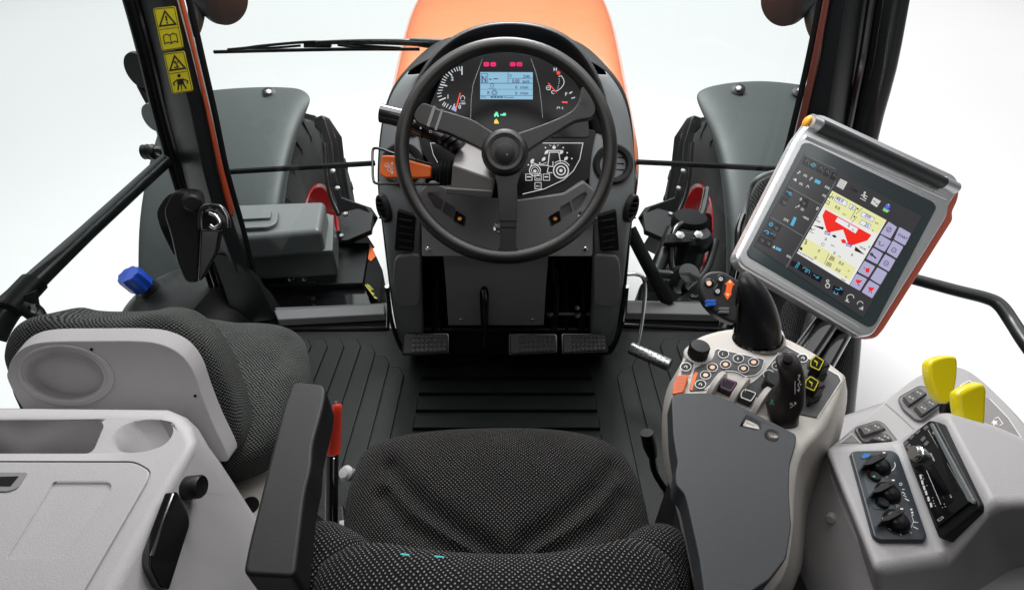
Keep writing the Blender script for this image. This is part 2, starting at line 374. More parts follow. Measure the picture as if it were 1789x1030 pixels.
def fender(side, rows, bolts, lab):
    t = thing('front_mudguard', lab, 'mudguard', rows[2][len(rows[2])//2]-Vector((0, 0, .1)), 'front mudguards over the front wheels')
    sheet('fender_cover', rows, FENDER, t, 0.012, 2)
    for (x, y, d) in bolts:
        p = D(x, y, d-0.012); n = (C0-p).normalized()+Vector((0, 0, .9))
        lathe('bolt_seat', p, n, [(0.032, -0.01), (0.034, 0.003), (0.024, 0.007)], BLACK, t, 24)
        lathe('bolt', p+n.normalized()*0.006, n, [(0.018, 0), (0.018, 0.006), (0.012, 0.011), (0, 0.012)], STEEL, t, 6)
    return t
def rowsL(spec): return [[D(*q) for q in r] for r in spec]
FL = fender('l', rowsL([
 [(285, 172, 2.86), (340, 157, 2.80), (440, 149, 2.76), (505, 150, 2.74), (530, 153, 2.73), (546, 170, 2.70)],
 [(285, 195, 2.78), (340, 176, 2.72), (440, 168, 2.68), (498, 168, 2.66), (528, 178, 2.66), (538, 190, 2.68)],
 [(268, 240, 2.62), (340, 228, 2.56), (430, 225, 2.52), (488, 228, 2.52), (512, 232, 2.54), (521, 238, 2.58)],
 [(252, 300, 2.48), (330, 296, 2.42), (415, 296, 2.38), (478, 298, 2.38), (498, 300, 2.40), (505, 302, 2.46)],
 [(237, 380, 2.36), (320, 380, 2.30), (400, 382, 2.27), (470, 385, 2.27), (488, 385, 2.30), (495, 386, 2.36)],
 [(236, 470, 2.28), (310, 475, 2.22), (390, 480, 2.20), (460, 482, 2.20), (478, 482, 2.24), (486, 482, 2.30)],
 [(238, 560, 2.24), (300, 565, 2.20), (380, 570, 2.18), (450, 572, 2.18), (470, 572, 2.2), (478, 572, 2.26)]]),
 [(470, 163, 2.70)], 'grey plastic mudguard with the left front tractor wheel, beyond the grey toolbox')
FR = fender('r', rowsL([
 [(1213, 165, 2.72), (1226, 152, 2.72), (1262, 143, 2.72), (1330, 137, 2.74), (1395, 144, 2.78), (1520, 165, 2.86)],
 [(1221, 188, 2.68), (1236, 178, 2.66), (1270, 166, 2.66), (1330, 160, 2.68), (1395, 166, 2.70), (1520, 182, 2.78)],
 [(1243, 235, 2.58), (1254, 230, 2.54), (1290, 224, 2.52), (1345, 222, 2.52), (1400, 226, 2.56), (1520, 236, 2.62)],
 [(1258, 300, 2.46), (1268, 298, 2.40), (1305, 294, 2.38), (1360, 294, 2.38), (1420, 296, 2.42), (1530, 300, 2.48)],
 [(1266, 380, 2.36), (1276, 380, 2.30), (1315, 378, 2.27), (1370, 378, 2.27), (1440, 380, 2.30), (1540, 380, 2.36)],
 [(1268, 470, 2.30), (1278, 470, 2.24), (1320, 470, 2.20), (1380, 470, 2.20), (1450, 470, 2.22), (1540, 470, 2.28)],
 [(1264, 560, 2.26), (1274, 560, 2.20), (1320, 560, 2.18), (1380, 560, 2.18), (1450, 560, 2.2), (1540, 560, 2.24)]]),
 [(1290, 157, 2.68), (1397, 160, 2.70)], 'grey plastic mudguard with the right front tractor wheel, partly behind the touchscreen')
def wheel(x, y, z, sgn, t):
    A = (sgn, 0, 0)
    ty = lathe('tyre', (x, y, z), A, [(0.285, 0.05), (0.295, 0.17), (0.45, 0.215), (0.60, 0.215), (0.665, 0.18), (0.69, 0.10), (0.695, 0), (0.69, -0.10), (0.665, -0.18), (0.60, -0.215), (0.50, -0.215), (0.41, -0.17), (0.40, -0.05)], TYRE, t, 72)
    V = []; F = []
    for k in range(44):
        a0 = 2*math.pi*k/44; sd = 1 if k % 2 else -1
        P = []
        for (h, da, r0, r1) in ((0.0, 0.0, 0.68, 0.722), (0.10, 0.06, 0.68, 0.722), (0.185, 0.13, 0.655, 0.70), (0.222, 0.155, 0.58, 0.60)):
            for dd, rr in ((-0.022, r0), (-0.022, r1), (0.022, r1), (0.022, r0)):
                a = a0+da+dd; P.append(Vector((x+h*sd, y+rr*math.cos(a), z+rr*math.sin(a))))
        b = len(V); V += P
        for i in range(3):
            for j in range(4):
                f = (b+i*4+j, b+i*4+(j+1) % 4, b+i*4+4+(j+1) % 4, b+i*4+4+j); F.append(f if sd > 0 else f[::-1])
        F += [(b, b+1, b+2, b+3), (b+12, b+13, b+14, b+15)]
    obj('tyre_lugs', V, F, TYRE, ty, smooth=False)
    lathe('rim', (x, y, z), A, [(0.06, 0.10), (0.18, 0.10), (0.25, 0.06), (0.27, 0.10), (0.28, 0.17), (0.29, 0.175), (0.30, 0.18), (0.305, 0.165), (0.29, 0.15), (0.29, -0.15), (0.1, -0.15)], REDRIM, t, 64)
    lathe('hub', (x, y, z), A, [(0.12, 0.08), (0.12, 0.16), (0.08, 0.19), (0, 0.19)], BLACK, t, 24)
wheel(-1.37, 2.80, -0.57, 1, FL)
wheel(1.33, 2.80, -0.57, -1, FR)
def bracket(m, lab):
    X = (lambda x: x) if m > 0 else (lambda x: 1775-x)
    t = thing('mudguard_bracket', lab, 'bracket', D(X(610), 400, 2.35), 'black brackets carrying the mudguards')
    pl = Pl(D(X(600), 380, 2.35), (-0.25*m, -0.75, 0.6))
    q = lambda P: [(X(a), b) for a, b in P]
    slab('strut', q([(558, 215), (566, 205), (580, 250), (585, 300), (597, 345), (640, 360), (652, 378), (640, 402), (618, 402), (590, 372), (575, 330), (568, 270)]), pl, 0.05, BLACK, t, 0.006)
    slab('foot_plate', q([(590, 372), (640, 360), (652, 372), (648, 402), (606, 420), (596, 420)]), Pl(D(X(600), 390, 2.28), (0, -0.3, 1)), 0.03, BLACK, t, 0.004)
    slab('arm', q([(548, 205), (562, 200), (585, 235), (592, 300), (600, 350), (590, 352), (578, 300), (572, 245), (548, 222)]), Pl(D(X(570), 270, 2.5), (-0.3*m, -0.7, 0.5)), 0.06, BLACK, t, 0.01)
    tube('strut_rod', [D(X(566), 250, 2.28), D(X(575), 330, 2.26), D(X(592), 375, 2.24)], 0.012, BLACKG, t)
    for (x, y) in ((604, 375), (597, 413), (582, 300), (590, 330)):
        lathe('bolt', D(X(x), y, 2.24), (0, -.5, 1), [(0.012, 0), (0.012, 0.008), (0.006, 0.012), (0, 0.012)], STEEL, t, 6)
    prism3('base_block', [D(X(575), 400, 2.3), D(X(640), 405, 2.3), D(X(600), 425, 2.3), D(X(580), 425, 2.3)], (0, 0.1, -0.15), BLACK, t, 0.01)
    return t
bracket(1, 'black steel mudguard bracket beside the left front wheel, above the flat black battery cover')
bracket(-1, 'black steel mudguard bracket beside the right front wheel, above the black steering linkage')
# steering linkage / loader valve on the right
lk = thing('steering_linkage', 'black steering linkage with hydraulic block and rod beyond the windscreen at the right', 'linkage', D(1190, 500, 2.1))
lathe('knuckle', D(1205, 440, 2.15), (0, 0, 1), [(0.08, -0.35), (0.08, -0.12), (0.06, -0.10), (0.06, 0.03), (0.075, 0.04), (0.075, 0.08), (0.06, 0.10), (0, 0.10)], BLACK, lk, 32)
lathe('knuckle_cap', D(1205, 385, 2.15), (0, 0, 1), [(0.072, -0.03), (0.075, 0.0), (0.066, 0.02), (0.03, 0.03), (0, 0.03)], BLACKM, lk, 24)
slab('knuckle_plate', [(1165, 408), (1222, 405), (1228, 422), (1160, 425)], Pl(D(1195, 415, 2.05), (0, -0.6, 1)), 0.03, BLACK, lk, 0.004)
for x, y in ((1187, 413), (1219, 412)): lathe('bolt', D(x, y, 2.03), (0, -.5, 1), [(0.018, 0), (0.018, 0.012), (0, 0.016)], STEEL, lk, 6)
tube('tie_rod', [D(1140, 478, 2.0), D(1170, 481, 2.0), D(1200, 484, 2.02)], 0.022, BLACKG, lk, 0)
lathe('rod_end', D(1197, 484, 1.98), (0.1, -.6, 1), [(0.05, -0.05), (0.055, 0.0), (0.04, 0.04), (0, 0.045)], BLACKG, lk, 24)
tube('stay', [D(1175, 402, 2.2), D(1160, 440, 2.1), D(1145, 478, 2.05), D(1135, 500, 2.0)], 0.03, BLACK, lk)
tube('stay', [D(1100, 400, 1.75), D(1125, 450, 1.75), D(1160, 515, 1.75), D(1170, 530, 1.75)], 0.022, BLACKM, lk, 4)
tube('hose', [D(1235, 330, 2.3), D(1222, 380, 2.15), D(1180, 400, 2.1), D(1175, 470, 2.05), D(1210, 520, 2.0), D(1245, 500, 2.0)], 0.014, BLACKG, lk)
tube('hose', [D(1250, 420, 2.1), D(1235, 470, 2.05), D(1205, 505, 2.0), D(1185, 530, 1.95)], 0.016, RUBBER, lk)
prism3('axle_beam', [D(1120, 490, 2.15), D(1262, 480, 2.15), D(1262, 545, 2.1), D(1110, 545, 2.1)], (0, 0.1, -0.3), BLACK, lk, 0.02)

# battery cover / step box on the left and the toolbox
PBX = Pl(Z(560, 470, -0.30), (0, 0, 1))
sb = thing('battery_cover', 'flat black battery cover with two bolts under the grey toolbox', 'cover', Z(560, 500, -0.62))
ztop = -0.12
prism3('cover_plate', [Z(398, 470, ztop), Z(500, 425, ztop), Z(646, 423, ztop), Z(634, 494, ztop), Z(425, 500, ztop)], (0, 0, -0.14), BLACK, sb, 0.006)
prism3('cover_step', [Z(380, 505, ztop-.03), Z(640, 498, ztop-.03), Z(650, 532, ztop-.03), Z(380, 548, ztop-.03)], (0, 0, -0.3), BLACKG, sb, 0.006)
prism3('end_plate', [Z(647, 424, ztop), Z(668, 470, ztop), Z(664, 530, ztop), Z(636, 494, ztop)], (0, 0.0, -0.3), BLACKM, sb, 0.004)
pe = Pl(Z(640, 460, ztop+0.004), (0, 0, 1))
Marks(pe, 0.001).poly([(647, 426), (653, 438), (657, 447), (648, 456), (643, 452)]).build('red_reflector', ORANGEP, sb)
Marks(pe, 0.002).line([(638, 497), (656, 521)], 1.6).line([(641, 496), (648, 506), (646, 508), (653, 513), (652, 516), (659, 521)], 1.6).line([(644, 497), (652, 506)], 1.2).build('yellow_lettering', YSTICK, sb)
slab('hinge_plate', rc([(497, 480), (545, 478), (553, 493), (495, 496)], 5), Pl(Z(560, 500, ztop+0.004), (0, 0, 1)), 0.006, BLACK, sb, 0.002)
for x in (508, 533):
    lathe('bolt', Z(x, 488, ztop+0.008), (0, 0, 1), [(0.018, 0), (0.018, 0.004), (0.011, 0.004), (0.011, 0.014), (0, 0.015)], CHROME, sb, 6)
lathe('stud', Z(548, 524, ztop-.025), (0, 0, 1), [(0.010, 0), (0.010, 0.012), (0, 0.013)], CHROME, sb, 8)
tb = thing('toolbox', 'grey plastic toolbox with a moulded lid handle left of the steering column', 'toolbox', Z(500, 465, ztop))
tbp = Pl(Z(500, 400, 0.13), (0, 0, 1)); zt = 0.15
prism3('box_body', [Z(380, 436, zt-.09), Z(578, 425, zt-.09), Z(580, 370, zt-.09), Z(395, 370, zt-.09)], (0, 0, -0.16), TOOLB, tb, 0.02, 4)
lid = prism3('lid', [Z(375, 418, zt), Z(560, 402, zt), Z(568, 350, zt), Z(380, 357, zt)], (0, -0.01, -0.10), TOOLB, tb, 0.022, 5)
prism3('lid_rim', [Z(378, 447, zt-.085), Z(581, 437, zt-.085), Z(583, 375, zt-.085), Z(395, 375, zt-.085)], (0, 0, -0.012), TOOLB, tb, 0.004)
hz = Pl(Z(450, 380, zt+0.004), (0, 0, 1))
slab('lid_handle', rc([(390, 372), (470, 362), (487, 366), (484, 388), (470, 396), (390, 400)], 7), hz, 0.02, TOOLB, tb, 0.004, off=0.012)
slab('handle_bar', rc([(390, 366), (467, 360), (474, 368), (472, 380), (390, 384)], 3), hz, 0.03, TOOLB, tb, 0.004, off=0.022)
# water tank with blue cap at left
wt = thing('washer_tank', 'black moulded fluid tank outside the left door, closed by a blue cap', 'tank', D(320, 560, 1.75))
c = D(352, 575, 1.80)
V = []; F = []
prof = [(0.0, .17), (0.08, .165), (0.16, .15), (0.22, .115), (0.26, .06), (0.27, .0)]
lathe('tank_body', c, (-0.05, -0.15, 1), [(.25, -.3), (.26, -.1), (.255, 0.0), (.235, .07), (.195, .13), (.13, .17), (.06, .187), (0, .19)], BLACK, wt, 48)
ax = (D(240, 490, 1.6)-D(285, 520, 1.68)).normalized()+Vector((0, 0, .35))
lathe('filler_neck', D(268, 512, 1.70), ax, [(0.042, -0.06), (0.042, 0), (0.048, 0.005), (0.048, 0.015), (0.034, 0.017), (0.03, 0.04)], BLACK, wt, 32)
V = []
n = 40; pr = [(1.0, 0.0), (1.05, .008), (1.05, .05), (0.95, .062), (0, .064)]
b0 = D(249, 500, 1.66); A = ax.normalized(); s1 = A.orthogonal().normalized(); s2 = A.cross(s1)
for k_, h in pr:
    for j in range(n):
        a = 2*math.pi*j/n; r = 0.034*(1+0.06*math.cos(8*a))*k_; V.append(b0+A*h+(s1*math.cos(a)+s2*math.sin(a))*max(r, 1e-4))
F = [(i*n+j, i*n+(j+1) % n, (i+1)*n+(j+1) % n, (i+1)*n+j) for i in range(len(pr)-1) for j in range(n)]+[tuple(range(n))[::-1]]
obj('blue_cap', V, F, BLUE, wt)
# exhaust / mirror housings at the top edge
def mirror(x, y, lab, m):
    X = (lambda q: x+(q)*m)
    LAMPM = mat('lamp_black', (.03, .032, .034), .55)
    t = thing('work_lamp', lab, 'lamp', D(x, y+30, 1.6), 'dark work lamps mounted outside the windscreen pillars')
    c = D(x, y, 1.62)
    lathe('lamp_housing', c, (0.5*m, -0.35, -0.25), [(0.04, -0.10), (0.066, -0.05), (0.078, 0.02), (0.078, 0.075), (0.072, 0.09), (0.05, 0.095), (0, 0.095)], LAMPM, t, 36)
    tube('lamp_bracket', [D(X(-20), y+25, 1.6), D(X(-22), y+62, 1.6), D(X(-26), y+85, 1.6)], [0.028, 0.02, 0.012], LAMPM, t)
    return t
mirror(364, -22, 'dark round work lamp outside the windscreen at the top of the left pillar', 1)
mirror(1398, -20, 'dark round work lamp outside the windscreen at the top of the right pillar', -1)
# side mirrors seen edge-on left of the pillar
sm = thing('side_mirror', 'black oval side mirror edge showing left of the left windscreen pillar', 'mirror', D(240, 150, 1.6))
lathe('mirror_shell', D(246, 123, 1.62), (0.3, 1, -0.1), [(0.052, -0.01), (0.055, 0), (0.05, 0.03), (0.03, 0.045), (0, 0.05)], BLACK, sm, 32)
lathe('lower_shell', D(272, 205, 1.62), (0.3, 1, -0.1), [(0.042, -0.01), (0.045, 0), (0.04, 0.03), (0, 0.05)], DASH, sm, 32)
tube('mirror_arm', [D(246, 150, 1.66), D(262, 180, 1.66), D(285, 215, 1.66)], 0.012, BLACK, sm)
# wiper on the windscreen
PWS = lambda px, py, o=0: Y(px, py, 1.47-o)
wp = thing('windscreen_wiper', 'long thin black wiper lying across the windscreen left of the dashboard hood', 'wiper', PWS(560, 95))
tube('wiper_blade', [PWS(374, 91), PWS(500, 88), PWS(620, 86), PWS(733, 86)], 0.0045, BLACK, wp, 3)
tube('blade_holder', [PWS(398, 87, .012), PWS(430, 84, .012), PWS(460, 80, .014), PWS(530, 74, .016), PWS(575, 74, .016), PWS(640, 80, .014), PWS(700, 84, .012)], 0.0035, BLACK, wp, 4)
tube('blade_holder', [PWS(425, 84, .01), PWS(470, 84, .012), PWS(525, 80, .014)], 0.003, BLACK, wp, 4)
tube('blade_holder', [PWS(590, 79, .01), PWS(640, 84, .012), PWS(690, 83, .012)], 0.003, BLACK, wp, 4)
prism3('blade_clip', [PWS(530, 73, .018), PWS(578, 73, .018), PWS(578, 84, .018), PWS(530, 84, .018)], (0, 0.012, 0), BLACK, wp, 0.002)
tube('wiper_arm', [PWS(552, 75, .02), PWS(620, 73, .02), PWS(700, 74, .02), PWS(750, 76, .02)], [0.005, 0.006, 0.008, 0.010], BLACKG, wp, 4)
tube('wiper_arm', [PWS(716, 73, .018), PWS(750, 76, .018), PWS(800, 80, .018)], [0.009, 0.012, 0.016], BLACK, wp, 4)

# ================================================================== CAB SHELL
cf = thing('cab_frame', 'black steel cab frame with two windscreen pillars and a low sill round the floor', 'cab frame', (0, 1.33, 0))
def pillar(name, rows, cols, m, th=0.05):
    return sheet(name, rows, m, cf, th, 1)
def prow(px_y, xs, ys): return [Y(x, px_y, y) for x, y in zip(xs, ys)]
# left pillar: facets from door seal to windscreen seal
pl_rows = []
for (y, x0, x1, x2, x3, x4) in ((-40, 236, 240, 274, 300, 314), (0, 243, 247, 283, 309, 322), (100, 270, 274, 311, 336, 348), (200, 290, 294, 335, 361, 372), (300, 316, 321, 356, 380, 400), (360, 331, 336, 372, 398, 415), (440, 364, 370, 400, 425, 438), (500, 386, 392, 425, 445, 452), (560, 408, 413, 470, 482, 484)):
    pl_rows.append(prow(y, (x0, x1, x2, x3, x4), (1.37, 1.33, 1.30, 1.33, 1.40)))
sheet('windscreen_pillar', pl_rows, PILLAR, cf, 0.02, 0, bevel=.003)
# door jamb seals of the left pillar
for nm, xo, yo, r, mt in (('door_seal', 0, 1.345, 0.008, BLACKG), ('door_seal', 10, 1.35, 0.007, BLACKM), ('door_seal', 19, 1.352, 0.007, BLACKG)):
    tube(nm, [Y(x+xo, y, yo) for x, y in ((204, -40), (220, 0), (247, 100), (271, 200), (299, 300), (322, 370), (352, 450), (392, 568))], r, mt, cf, 3, 8)
oL = [(y, a, b) for y, a, b in ((-40, 300, 313), (0, 310, 322), (100, 337, 347), (200, 359, 370), (300, 379, 392), (345, 390, 407), (380, 400, 412))]
sheet('orange_pillar_strip', [[Y(a, y, 1.325), Y((a+b)/2, y, 1.318), Y(b, y, 1.33)] for y, a, b in oL], ORANGET, cf, 0.006, 1)
tube('windscreen_seal', [Y(x, y, 1.345) for x, y in ((314, -60), (330, 0), (353, 100), (376, 200), (397, 300), (425, 400), (449, 495), (470, 540))], 0.0075, BLACKM, cf, 4, 8)
slab('pillar_foot', [(372, 450), (380, 446), (405, 450), (450, 492), (484, 558), (411, 569)], Pl(Y(420, 520, 1.29), (0.15, -1, .1)), 0.03, PILLAR, cf, 0.004)
# right pillar
pr_rows = []
for (y, x0, x1, x2, x3, x4) in ((-40, 1442, 1459, 1486, 1510, 1526), (0, 1438, 1452, 1480, 1504, 1520), (100, 1420, 1434, 1464, 1490, 1506), (200, 1398, 1412, 1446, 1475, 1492), (300, 1372, 1388, 1430, 1462, 1480), (400, 1345, 1362, 1412, 1450, 1470), (500, 1310, 1330, 1392, 1440, 1462), (600, 1280, 1300, 1380, 1432, 1460)):
    pr_rows.append(prow(y, (x0, x1, x2, x3, x4), (1.36, 1.33, 1.30, 1.33, 1.37)))
sheet('windscreen_pillar', pr_rows, PILLAR, cf, 0.02, 0, bevel=.003)
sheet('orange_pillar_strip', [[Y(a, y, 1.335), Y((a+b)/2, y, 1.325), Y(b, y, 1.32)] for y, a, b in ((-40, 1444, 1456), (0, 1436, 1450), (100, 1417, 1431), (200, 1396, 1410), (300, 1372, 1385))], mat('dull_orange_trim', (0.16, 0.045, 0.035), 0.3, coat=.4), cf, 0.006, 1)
tube('windscreen_seal', [Y(x, y, 1.345) for x, y in ((1444, -60), (1433, 0), (1413, 100), (1390, 200), (1366, 290), (1330, 390), (1290, 470), (1270, 550))], 0.0075, BLACKM, cf, 4, 8)
for xo, yo, r, mt in ((0, 1.34, 0.009, BLACKG), (14, 1.35, 0.009, BLACKM), (26, 1.345, 0.007, BLACKG)):
    tube('door_seal', [Y(x+xo, y, yo) for x, y in ((1530, -40), (1522, 0), (1508, 90), (1490, 180), (1468, 290), (1450, 400), (1445, 600))], r, mt, cf, 3, 8)
tube('door_post', [Y(x, y, 1.28) for x, y in ((1578, -60), (1566, 0), (1545, 120), (1515, 240), (1500, 360), (1492, 480), (1490, 600), (1482, 700), (1478, 760))], 0.0245, PILLAR, cf, 3, 18)
sheet('side_trim', [[Y(x, y, 1.34), Y(x+50, y, 1.30), Y(x2, y, 1.27)] for y, x, x2 in ((420, 1330, 1490), (500, 1285, 1490), (580, 1268, 1500), (700, 1262, 1492), (800, 1262, 1480))], BLACK, cf, 0.02, 1)
# windscreen lower rail + sills
tube('windscreen_rail', [Y(386, 301, 1.41), Y(520, 293, 1.43), Y(655, 285, 1.45)], 0.0085, BLACKM, cf, 3, 8)
tube('windscreen_rail', [Y(1112, 283, 1.45), Y(1240, 289, 1.43), Y(1368, 296, 1.41)], 0.0085, BLACKM, cf, 3, 8)
for s in (0, 1):
    q = [(478, 541), (672, 531), (672, 548), (485, 558)] if not s else [(1095, 526), (1262, 530), (1262, 550), (1095, 546)]
    prism3('sill_bar', [Z(x, y, 0.045) for x, y in q], (0, 0, -0.03), DASH2, cf, 0.004)
    q = [(455, 535), (680, 527), (680, 572), (470, 575)] if not s else [(1085, 522), (1285, 526), (1275, 576), (1085, 566)]
    prism3('sill', [Z(x, y, 0.012) for x, y in q], (0, 0, -0.16), BLACKG, cf, 0.01)
tube('wiper_harness', [Z(700, 560, .03), Z(700, 560, .02)], 0.004, BLACK, cf, 0)
# roof added over the cab (out of the picture, shades the inside as the real one does)
prism3('added_cab_roof', [Vector((-.85, 1.5, 1.62)), Vector((.85, 1.5, 1.62)), Vector((.92, -.75, 1.62)), Vector((-.92, -.75, 1.62))], (0, 0, .12), mat('roof_liner', (.25, .25, .25), .8), cf, .03)
prism3('added_rear_wall', [Vector((-.95, -.72, 0)), Vector((.95, -.72, 0)), Vector((.95, -.72, 1.0)), Vector((-.95, -.72, 1.0))], (0, -.04, 0), BLACK, cf, .02)  # unseen wall added to block light bouncing in from behind
for sx in (-1, 1): prism3('added_side_panel', [Vector((1.0*sx, -.70, -.3)), Vector((1.0*sx, .50, -.3)), Vector((1.0*sx, .42, 1.6)), Vector((1.0*sx, -.70, 1.6))], (.03*sx, 0, 0), BLACK, cf, .01)  # unseen panels added to cut side light in the rear half
# glass
def pane(name, pts, lab, ct, grp=None):
    o = prism3(name, pts, (0, 0.005, 0), GLASS, None, 0); return tag(o, lab, ct, grp)
pane('windscreen', [Y(300, -60, 1.40), Y(1465, -60, 1.40), Y(1300, 540, 1.40), Y(440, 540, 1.40)], 'clear glass windscreen between the two black pillars', 'windscreen')
o = prism3('door_glass', [Y(205, -60, 1.33), Y(300, 300, 1.33), Y(392, 560, 1.33), Vector((-1.2, 0.45, 0.0)), Vector((-1.25, 0.35, 0.9))], (-0.005, 0, 0), GLASS, None, 0); tag(o, 'clear glass side pane of the left cab door beyond the black grab rail', 'door glass')
# left grab rail on the door
gr = thing('door_grab_rail', 'black tubular grab rail slanting across the left door glass with a round knob', 'grab rail', D(60, 540, 1.3))
tube('rail', [D(-20, 590, 1.1), D(8, 545, 1.12), D(60, 492, 1.16), D(150, 408, 1.26), D(235, 330, 1.36), D(292, 278, 1.42)], [0.030, 0.028, 0.022, 0.0185, 0.018, 0.018], PILLAR, gr, 6, 20)
tube('rail_clamp', [D(15, 540, 1.10), D(60, 492, 1.15)], 0.026, BLACK, gr, 0, 20)
tube('rail_stay', [D(40, 530, 1.12), D(62, 548, 1.12), D(84, 570, 1.12)], [0.02, 0.018, 0.008], BLACK, gr, 4)
slab('stay_plate', [(40, 515), (60, 508), (66, 545), (60, 553), (45, 550), (36, 540)], Pl(D(50, 530, 1.11), (.2, -1, .4)), 0.012, BLACK, gr, 0.003)
lathe('stay_bolt', D(61, 537, 1.09), (.2, -1, .4), [(0.010, 0), (0.010, 0.008), (0, 0.01)], CHROME, gr, 6)
tube('knob_stem', [D(293, 276, 1.42), D(285, 265, 1.42), D(270, 264, 1.42)], [0.014, 0.013, 0.012], BLACKG, gr)
lathe('knob', D(272, 265, 1.42), D(240, 266, 1.42)-D(272, 265, 1.42), [(0.015, 0), (0.021, 0.006), (0.019, 0.013), (0.021, 0.019), (0.019, 0.025), (0.02, 0.032), (0.014, 0.036), (0, 0.036)], BLACK, gr, 28)
# right grab rail
rr = thing('door_grab_rail', 'black bent tubular grab rail on the right door beyond the terminal', 'grab rail', D(1720, 560, 1.3))
tube('rail', [D(1500, 462, 1.5), D(1595, 487, 1.42), D(1670, 507, 1.36), D(1725, 521, 1.32), D(1748, 534, 1.30), D(1768, 562, 1.27), D(1790, 596, 1.22), D(1830, 650, 1.15)], 0.0155, PILLAR, rr, 5, 18)
# door latch block left
dl = thing('door_latch', 'black door latch housing with a small steel hook on the left pillar', 'latch', D(335, 500, 1.30))
pd = Pl(D(325, 410, 1.33), (0.25, -1, 0.35))
slab('latch_housing', rc([(300, 332), (345, 336), (352, 400), (350, 494), (322, 496), (307, 460), (296, 410), (283, 370)], 14), pd, 0.06, BLACK, dl, 0.012, 4)
slab('latch_back', rc([(288, 345), (305, 333), (312, 430), (305, 450), (280, 400), (272, 370)], 12), Pl(D(290, 390, 1.36), (0.1, -1, 0.3)), 0.05, BLACKG, dl, 0.01, 4)
lathe('latch_button', D(336, 353, 1.28), (0.6, -1, 0.3), [(0.022, -0.02), (0.022, 0.012), (0.016, 0.018), (0, 0.019)], BLACK, dl, 28)
tube('latch_loop', [D(352, 400, 1.27), D(352, 370, 1.27), D(362, 360, 1.27), D(384, 362, 1.27), D(396, 380, 1.27), D(398, 398, 1.27)], 0.007, BLACKG, dl, 5)
slab('latch_plate', [(350, 372), (375, 368), (397, 396), (390, 402), (352, 405)], Pl(D(370, 385, 1.29), (0.1, -1, .3)), 0.02, BLACK, dl, 0.004)
tube('latch_hook', [D(366, 372, 1.26), D(378, 378, 1.26), D(384, 390, 1.26), D(376, 398, 1.26), D(368, 394, 1.26)], 0.0045, CHROME, dl, 6)
slab('latch_leg', [(350, 400), (385, 402), (378, 440), (352, 490), (345, 492)], Pl(D(360, 440, 1.31), (0.2, -1, .3)), 0.03, BLACKG, dl, 0.006)
# warning stickers
ws = Pl(Y(300, 80, 1.288), (0.1, -1, .1))
def sticker(pts, mid, lab, kind):
    t = tag(slab('warning_sticker', rc(pts, 4), ws, 0.0015, YSTICK, None, 0.0003, 1), lab, 'sticker', 'yellow warning stickers on the left pillar')
    M = Marks(ws, 0.001)
    (ax, ay), (bx, by), (cx_, cy_), (dx, dy) = pts
    def q(u, v): 
        x0 = ax+(bx-ax)*u; y0 = ay+(by-ay)*u; x1 = dx+(cx_-dx)*u; y1 = dy+(cy_-dy)*u; return (x0+(x1-x0)*v, y0+(y1-y0)*v)
    M.line([q(.05, .02), q(.95, .02), q(.95, .98), q(.05, .98)], 1.0, True)
    M.line([q(.5, .09), q(.86, .42), q(.14, .42)], 2.6, True)
    M.line([q(.08, .5), q(.92, .5)], 0.8)
    if kind == 0:
        M.line([q(.5, .2), q(.5, .32)], 2.8); M.circ(*q(.5, .365), 1.6)
        M.line([q(.2, .66), q(.35, .62), q(.5, .66), q(.65, .62), q(.8, .66), q(.8, .84), q(.65, .81), q(.5, .85), q(.35, .81), q(.2, .84)], 1.5, True); M.line([q(.5, .67), q(.5, .84)], 1.3)
    else:
        M.line([q(.4, .38), q(.55, .34), q(.48, .28), q(.62, .24)], 1.6); M.circ(*q(.45, .24), 2); M.line([q(.35, .36), q(.6, .38)], 1.3)
        M.circ(*q(.5, .58), 3.0); M.poly([q(.36, .66), q(.64, .66), q(.66, .8), q(.34, .8)]); M.line([q(.36, .67), q(.16, .74), q(.2, .8)], 2.0); M.line([q(.64, .67), q(.84, .74), q(.8, .8)], 2.0)
        M.line([q(.38, .8), q(.3, .92)], 2.6); M.line([q(.62, .8), q(.7, .92)], 2.6); M.line([q(.5, .8), q(.48, .94)], 1.5)
    M.build('symbols', BLACKINK, t)
sticker([(267, 15), (306, 11), (321, 84), (283, 90)], 0, 'yellow warning sticker with exclamation triangle and open book, upper one on the left pillar', 0)
sticker([(285, 94), (322, 89), (338, 159), (301, 165)], 0, 'yellow warning sticker with triangle and seated belted figure, lower one on the left pillar', 1)

# ================================================================== FLOOR MAT
fm = thing('floor_mat', 'black ribbed rubber floor mat in front of the driver seat', 'floor mat', (0, 0.9, 0))
def zz(px, py): p = Z(px, py, 0.012); return p
prism3('mat_base', [Vector((-0.92, 1.24, 0.012)), Vector((0.88, 1.24, 0.012)), Vector((0.88, 0.1, 0.012)), Vector((-0.92, 0.1, 0.012))], (0, 0, -0.010), RUBBER, fm, 0.003)
def ribs(name, quads, h=0.006):
    V = []; F = []
    for q in quads:
        q = orient([Vector((p[0], p[1], 0)) for p in q], Vector((0, 0, 1))); c = sum(q, Vector())/len(q); b = len(V); n = len(q)
        for k, hh in ((1.0, 0.012), (1.0, 0.012+h*0.6), (0.0, 0.012+h)):
            for p in q:
                d = (c-p); s = 0.0 if k else min(0.004/max(d.length, 1e-4), .3)
                V.append(p+d*s+Vector((0, 0, hh)))
        for k in range(2):
            for i in range(n): F.append((b+k*n+i, b+k*n+(i+1) % n, b+(k+1)*n+(i+1) % n, b+(k+1)*n+i))
        F.append(tuple(b+2*n+i for i in range(n)))
    return obj(name, V, F, RUBBER, fm, smooth=False)
Q = []
wr = 0.052
